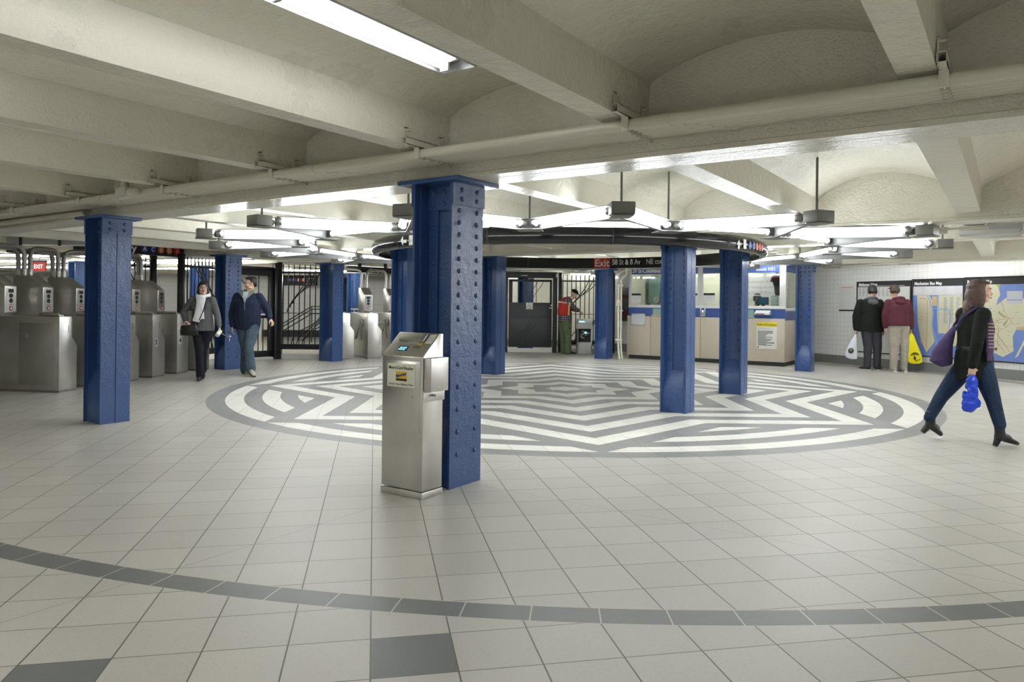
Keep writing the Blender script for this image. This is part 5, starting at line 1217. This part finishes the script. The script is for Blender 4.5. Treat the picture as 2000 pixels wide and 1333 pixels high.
# --- two men reading the maps
def map_man(label, loc, hc, hyaw, hroll, coat, coatm, legs, hair, sh, el, wr, hemz, hemw, ank, shoes, hoodm, turn, pants):
    t = person(label, loc)
    J = dict(pelvis=V(-.02, 0, .92), chest=V(-.03, 0, 1.25), neck=V(hc[0]*.5-.02, .03, 1.46), headc=V(*hc), **sh, **el, **wr, hipL=V(-.10, 0, .90), hipR=V(.09, 0, .90), knL=V(ank[0][0]*.95, -.02, .48), knR=V(ank[1][0]*.95, -.02, .48), anL=V(*ank[0]), anR=V(*ank[1]))
    H = headM(hc, hyaw, 25, hroll); m = MB(); core(m, J); head(m, H)
    hand(m, J['wrL'], (-.05, .1, -1), (1, 0, 0), .8, -1); hand(m, J['wrR'], (.05, .1, -1), (-1, 0, 0), .8, 1); blob(m, 'body', 'skin', t, .008, 2); face(t, H)
    hairshell(H, 1.0, [((0, .028, .048), .090, .100, .086), ((0, .075, .0), .074, .045, .080), ((-.06, .02, .0), .034, .06, .06), ((.06, .02, .0), .034, .06, .06), ((0, -.06, .095), .055, .035, .022)], hair, t)
    m = MB(); m.loft([V(-.02, 0, hemz), V(-.02, 0, hemz+.15), V(-.03, 0, 1.18), V(-.04, 0, 1.33), V(-.04, 0, 1.42), V(-.03, .0, 1.49)], [(hemw, .16), (hemw*.97, .16), (.215, .155), (.225, .145), (.20, .115), (.09, .08)], n=16)
    for k in 'LR': limb(m, [J['sh'+k], (J['sh'+k]+J['el'+k])/2, J['el'+k], (J['el'+k]+J['wr'+k])/2, J['wr'+k]+V(0, 0, .02)], [.082, .076, .066, .062, .052])
    blob(m, coat, coatm, t, .012, 4)
    m = MB(); m.tube([(-.03+.10*math.cos(R(a)), -.02+.085*math.sin(R(a)), 1.475-.03*math.sin(R(a))) for a in range(0, 361, 24)], .035, 8); m.ell((-.03, -.10, 1.415), .115, .055, .065); blob(m, 'hood', hoodm, t, .011, 3)
    m = MB()
    for k in 'LR': limb(m, [J['hip'+k], J['hip'+k]-V(0, 0, .15), J['kn'+k], (J['kn'+k]+J['an'+k])/2, J['an'+k]+V(0, 0, -.02)], [(.125, .13), .110, .088, .076, .072])
    m.ell(J['pelvis'], .17, .13, .12); blob(m, 'trousers', pants, t, .012, 4)
    for (h_, o_) in shoes: shoe(t, h_, o_, 'boot' if coatm == 'blackcoat' else 'sneaker', sole='sole')
    return t
tb = map_man('man in a black coat with grey hood, holding a white bag, facing the maps', (-2.405, 16.80), (.03, .05, 1.635), 165, 0, 'coat', 'blackcoat', None, 'hairblack',
        dict(shL=V(-.24, 0, 1.40), shR=V(.16, 0, 1.40)), dict(elL=V(-.33, .02, 1.12), elR=V(.235, .02, 1.12)), dict(wrL=V(-.335, .0, .84), wrR=V(.245, .0, .84)), .80, .285,
        [(-.09, 0, .10), (.115, 0, .10)], [((-.08, -.08, .0), (-.20, .12, .0)), ((.11, -.08, 0), (.25, .12, 0))], 'hoodgrey', 0, 'greytrouser')
tr_ = map_man('man in a maroon hoodie and khaki trousers with a yellow bag, facing the maps', (-1.895, 16.75), (-.08, .05, 1.64), 195, 0, 'hoodie', 'maroonhood', None, 'hairbrown',
        dict(shL=V(-.22, 0, 1.40), shR=V(.155, 0, 1.40)), dict(elL=V(-.28, .02, 1.14), elR=V(.25, .02, 1.15)), dict(wrL=V(-.25, .06, .90), wrR=V(.245, .0, .88)), .94, .245,
        [(-.105, 0, .10), (.105, 0, .10)], [((-.11, -.09, .0), (-.10, .15, .0)), ((.10, -.09, 0), (.16, .14, 0))], 'maroonhood', 0, 'khaki')
# their bags
M_['bagwhite'] = mat('white_plastic_bag', (.66, .68, .76), .3, bump=.6, bscale=14); M_['bagyellow'] = mat('yellow_plastic_bag', (.88, .78, .0), .28, bump=.6, bscale=12); M_['bagblue'] = mat('blue_plastic_bag', (.01, .05, .55), .25, bump=.8, bscale=16); M_['tote'] = cloth('purple_tote', (.07, .045, .12), .5, 12)
M_['bagpink'] = mat('pale_pink_bag', (.58, .50, .56), .3, bump=.5, bscale=14)
def carrier(label, t_, top, pts, mt, depth=.05, name='carrier_bag'):
    b = thing(name, label, 'bag', beside(t_, (0, 0, 0)), YAW); m = MB()
    m.loft([V(*top)]+[V(x, top[1], z) for x, z, w_ in pts], [(.012, .012)]+[(w_, depth*min(1, w_/.08)) for x, z, w_ in pts], n=14, side=(1, 0, 0), axis=(0, 0, -1)); o = blob(m, 'bag_body', mt, b, .009, 2); return b, o
b, o = carrier('white plastic carrier bag with a round dark logo, held by the man in black', tb, (-.335, -.01, .75), [(-.36, .66, .05), (-.41, .48, .10), (-.425, .35, .135), (-.42, .26, .12), (-.38, .225, .07)], 'bagwhite')
m = MB(); m.cyl((-.46, -.072, .40), (-.46, -.060, .40), .058, 18); lg = m.build('dark_emblem', 'charcoal', o); m = MB(); m.cyl((-.465, -.075, .42), (-.465, -.071, .42), .020, 12); m.build('green_spot', 'mapgreen', lg)
b, o = carrier('bright yellow carrier bag with a black drawing, held by the man in maroon', tr_, (.245, -.01, .80), [(.25, .74, .05), (.235, .62, .11), (.255, .45, .15), (.30, .30, .17), (.33, .20, .15), (.33, .17, .09)], 'bagyellow', .06)
m = MB()
for k, r_ in enumerate((.045, .065, .085)): m.tube([(.29+r_*math.cos(R(a)), -.082, .33+r_*.8*math.sin(R(a))) for a in range(20, 170+k*10, 18)], .006, 5)
m.tube([(.27, -.082, .34), (.30, -.082, .28), (.31, -.082, .22), (.36, -.082, .25), (.40, -.078, .26)], .007, 5); m.ell((.285, -.080, .285), .022, .006, .035); m.build('black_drawing', 'ink', o)
b, o = carrier('pale pink carrier bag half hidden behind the yellow one', tr_, (.27, .09, .80), [(.29, .70, .06), (.36, .50, .10), (.42, .32, .11), (.45, .24, .08)], 'bagpink', .03)

# --- woman walking past at the right
t = person('long-haired woman in a black coat and boots striding to the right', (-.332, 8.467))
J = dict(pelvis=V(.03, 0, .80), chest=V(.05, 0, 1.08), neck=V(.06, 0, 1.32), headc=V(.075, 0, 1.46), shL=V(.02, .15, 1.24), elL=V(.06, .20, .98), wrL=V(.14, .17, .78),
         shR=V(.03, -.15, 1.24), elR=V(-.06, -.20, .97), wrR=V(-.085, -.17, .74), hipL=V(.03, .08, .76), knL=V(-.225, .10, .41), anL=V(-.35, .08, .21), hipR=V(.05, -.08, .78), knR=V(.10, -.20, .42), anR=V(.125, -.28, .14))
H = headM((.085, -.01, 1.465), 62, 2)
m = MB(); core(m, J, .90); head(m, H, .95); hand(m, J['wrR'], (-.02, .0, -1), (.2, 1, 0), 1.1, 1, .9); hand(m, J['wrL'], (.2, .0, -1), (-.2, -1, 0), .6, 1, .9)
blob(m, 'body', 'skin', t, .006, 2); face(t, H, .95, brow='hairbrown')
hairshell(H, .95, [((0, .030, .042), .090, .098, .085), ((0, .080, -.06), .088, .060, .12), ((.0, .095, -.17), .090, .055, .12), ((-.066, .018, -.06), .032, .072, .135), ((.066, .018, -.06), .032, .072, .135), ((.0, .10, -.25), .075, .045, .08), ((-.06, .0, -.20), .03, .05, .08), ((0, -.05, .092), .055, .04, .02)], 'hairlong', t, .008, 3)
m = MB(); m.loft([V(.035, 0, .60), V(.035, 0, .80), V(.04, 0, .95), V(.055, 0, 1.10), V(.05, 0, 1.22), V(.05, 0, 1.32)], [(.170, .20), (.160, .19), (.145, .165), (.155, .175), (.12, .165), (.07, .075)], side=(1, 0, 0), n=16)
for k in 'LR': limb(m, [J['sh'+k], (J['sh'+k]+J['el'+k])/2, J['el'+k], (J['el'+k]+J['wr'+k])/2, J['wr'+k]+V(0, 0, .02)], [.072, .066, .056, .052, .048])
ct = blob(m, 'coat', 'blackcoat', t, .010, 4)
m = MB(); m.loft([V(.045, 0, .885), V(.045, 0, .925)], [(.158, .182), (.158, .182)], n=18); m.box(.19, .25, -.02, .02, .89, .915); m.build('belt', 'boot', ct, bevel=.003)
sf = MB(); M_['scarfpurple'] = cloth('purple_scarf', (.09, .05, .13)); M_['scarfgold'] = mat('gold_stripe', (.45, .36, .22), .6)
sf.loft([V(.05, -.16, 1.25), V(.06, -.20, 1.10), V(.045, -.235, .93), V(.04, -.235, .80)], [(.05, .02), (.045, .015), (.04, .012), (.028, .008)]); sf = blob(sf, 'scarf', 'scarfpurple', t, .009, 2)
m = MB()
for k in range(8): m.box(.025, .085, -.232-.002*k, -.20-.004*k, 1.15-.032*k, 1.158-.032*k)
m.box(.11, .22, -.10, -.09, 1.16, 1.166); m.build('gold_stripe', 'scarfgold', sf)
m = MB(); limb(m, [J['hipL'], (J['hipL']+J['knL'])/2, J['knL'], J['anL']], [.105, .090, .066, .052]); limb(m, [J['hipR'], (J['hipR']+J['knR'])/2, J['knR'], J['anR']+V(-.01, 0, .06)], [.105, .092, .068, .054]); m.ell((.04, 0, .76), .14, .15, .10)
blob(m, 'jeans', 'darkjeans', t, .010, 4)
o = shoe(t, (.070, -.28, .05), (.280, -.29, .0), 'boot', w=.046, h=.085, name='boot', ankle=(.110, -.27, .25), hh=.045)
o = shoe(t, (-.395, .08, .115), (-.250, .06, .015), 'boot', w=.046, h=.085, name='boot', ankle=(-.335, .08, .275), up=(.60, 0, .80), hh=.055)
s_ = thing('tote_bag', 'purple tote bag slung behind the walking woman', 'bag', beside(t, (0, 0, 0)), YAW)
m = MB(); m.loft([V(-.10, .10, 1.12), V(-.17, .09, 1.0), V(-.22, .09, .90), V(-.235, .09, .80), V(-.18, .09, .73)], [(.02, .02), (.07, .05), (.10, .07), (.115, .075), (.06, .05)], n=14, axis=(.3, 0, -1)); blob(m, 'bag_body', 'tote', s_, .009, 2)
m = MB(); m.tube([(-.13, .06, 1.06), (-.10, -.02, 1.20), (.0, -.10, 1.315), (.07, -.07, 1.325), (.09, .06, 1.30), (-.0, .16, 1.24), (-.13, .12, 1.06)], .012, 6); m.build('strap', 'tote', s_, smooth=60)
s_ = thing('knotted_bag', 'knotted bright blue plastic bag in the walking woman\'s hand', 'bag', beside(t, (0, 0, 0)), YAW)
m = MB(); m.loft([V(-.09, -.19, .66), V(-.10, -.19, .61), V(-.09, -.19, .55), V(-.085, -.19, .51), V(-.10, -.19, .46), V(-.115, -.19, .39), V(-.10, -.19, .34), V(-.08, -.19, .32)], [(.025, .025), (.060, .04), (.050, .035), (.025, .02), (.060, .045), (.078, .055), (.068, .05), (.03, .02)], n=14)
rb = random.Random(9)
for k in range(26): z_ = .34+.30*rb.random(); q_ = .045+.03*(z_ < .48); a_ = rb.random()*6.28; m.ell((-.10+q_*.9*math.cos(a_), -.19+q_*.6*math.sin(a_), z_), .022, .02, .03, n=8, m=6)
blob(m, 'bag_body', 'bagblue', s_, .007, 2)

# --- booth clerk
t = person('booth clerk with a white headband behind the right booth window', (-4.86, 17.12))
J = dict(pelvis=V(0, 0, .62), chest=V(0, 0, .98), neck=V(0, 0, 1.22), headc=V(0, 0, 1.44), shL=V(-.19, 0, 1.16), elL=V(-.24, -.05, .90), wrL=V(-.12, -.20, .92), shR=V(.19, 0, 1.16), elR=V(.24, -.05, .90), wrR=V(.12, -.20, .92), hipL=V(-.1, 0, .60), hipR=V(.1, 0, .60), knL=V(-.1, -.10, .50), knR=V(.1, -.10, .50), anL=V(-.1, -.05, .08), anR=V(.1, -.05, .08))
H = headM((0, -.02, 1.475), -5, 0); J['headc'] = V(0, -.01, 1.45); J['neck'] = V(0, 0, 1.32)
m = MB(); core(m, J); head(m, H, 1.02); hand(m, J['wrL'], (1, -.1, 0), (0, 0, -1), .4, 1); hand(m, J['wrR'], (-1, -.1, 0), (0, 0, -1), .4, -1); blob(m, 'body', 'skindark', t, .009, 2); face(t, H, 1.02)
hairshell(H, 1.02, [((0, .02, .055), .092, .10, .078), ((-.062, .02, .0), .03, .06, .06), ((.062, .02, .0), .03, .06, .06)], 'hairblack', t)
m = MB(); m.tube([H @ V(.094*math.cos(R(a)), .012+.098*math.sin(R(a)), .075) for a in range(0, 361, 24)], .011, 6); m.build('headband', 'white', t, smooth=60)
m = MB(); m.loft([V(0, 0, .62), V(0, 0, .90), V(0, 0, 1.10), V(0, 0, 1.24)], [(.20, .14), (.21, .15), (.20, .13), (.09, .08)])
for k in 'LR': limb(m, [J['sh'+k], J['el'+k], J['wr'+k]], [.075, .06, .045])
blob(m, 'uniform', 'navy', t, .012, 3); m = MB()
for k in 'LR': limb(m, [J['hip'+k], J['kn'+k], J['an'+k]], [.10, .075, .06])
m.ell(J['pelvis'], .17, .13, .12); blob(m, 'trousers', 'navy', t, .012, 3)
for x_ in (-.1, .1): shoe(t, (x_, .0, 0), (x_, -.22, 0), 'boot')
t = thing('stool', 'dark stool under the booth clerk', 'stool', (-4.87, 17.2, 0)); m = MB(); m.cyl((0, 0, .44), (0, 0, .50), .17, 16); m.build('seat', 'ink', t); m = MB(); m.cyl((0, 0, 0), (0, 0, .44), .03, 8); m.cyl((0, 0, 0), (0, 0, .03), .2, 16); m.build('pedestal', 'steel', t)

# --- open card reader the worker is repairing
p = Vector((-9.53, 17.02)); t = thing('open_card_reader', 'light grey card reader with its front open, being repaired by the worker', 'card reader', (p.x, p.y, 0), YAW)
m = MB(); m.box(0, .40, .28, .30, 0, .82); m.box(0, .03, 0, .30, 0, .82); m.box(.36, .40, 0, .30, 0, .82); m.box(0, .40, 0, .30, 0, .30); m.box(0, .40, 0, .30, .78, .82); m.prism([(0, .80), (.30, .80), (.30, .92), (.20, .92)], 0, .40, 'x'); m.box(0, .40, -.004, 0, .66, .80); m.build('cabinet', 'fixwhite', t, bevel=.003)
m = MB(); m.box(.06, .34, .10, .27, .32, .64); m.build('circuit_stack', 'ink', t)
rnd = random.Random(5)
for k in range(14):
    x_, z_ = .08+rnd.random()*.2, .34+rnd.random()*.26; MB().box(x_, x_+.03+.03*rnd.random(), .07, .10, z_, z_+.02+.02*rnd.random()).build('component', rnd.choice(['fixwhite', 'boothgreen', 'steel', 'maroon', 'offwhite', 'lcdtext']), t)
quad = MB(); quad_screen(quad, (.05, .045, .835), (1, 0, 0), (0, .86, .5), .14, .05, .004); quad.build('screen', 'lcdtext', t)
MB().box(-.04, -.01, -.16, .0, .30, .66).build('open_door', 'ink', t)
t = thing('tool_bag', 'tan box of tools with cables on the floor behind the Exit column', 'tool box', (-9.07, 17.10, 0), YAW)
m = MB(); m.box(0, .32, 0, .22, 0, .25); m.box(-.005, .325, -.005, .225, 0, .03); m.build('box', 'khaki', t, bevel=.01); m = MB(); m.tube([(.05, .1, .24), (.08, .1, .33), (.2, .1, .30), (.25, .1, .25)], .012, 6); m.ell((.22, .1, .30), .05, .05, .04); m.tube([(.27, .15, .2), (.29, .12, .48), (.26, .12, .55)], .02, 6); m.build('cables', 'ink', t, smooth=50)
m = MB(); m.box(.14, .16, -.008, 0, .0, .25); m.build('strap', 'maroon', t)
# test
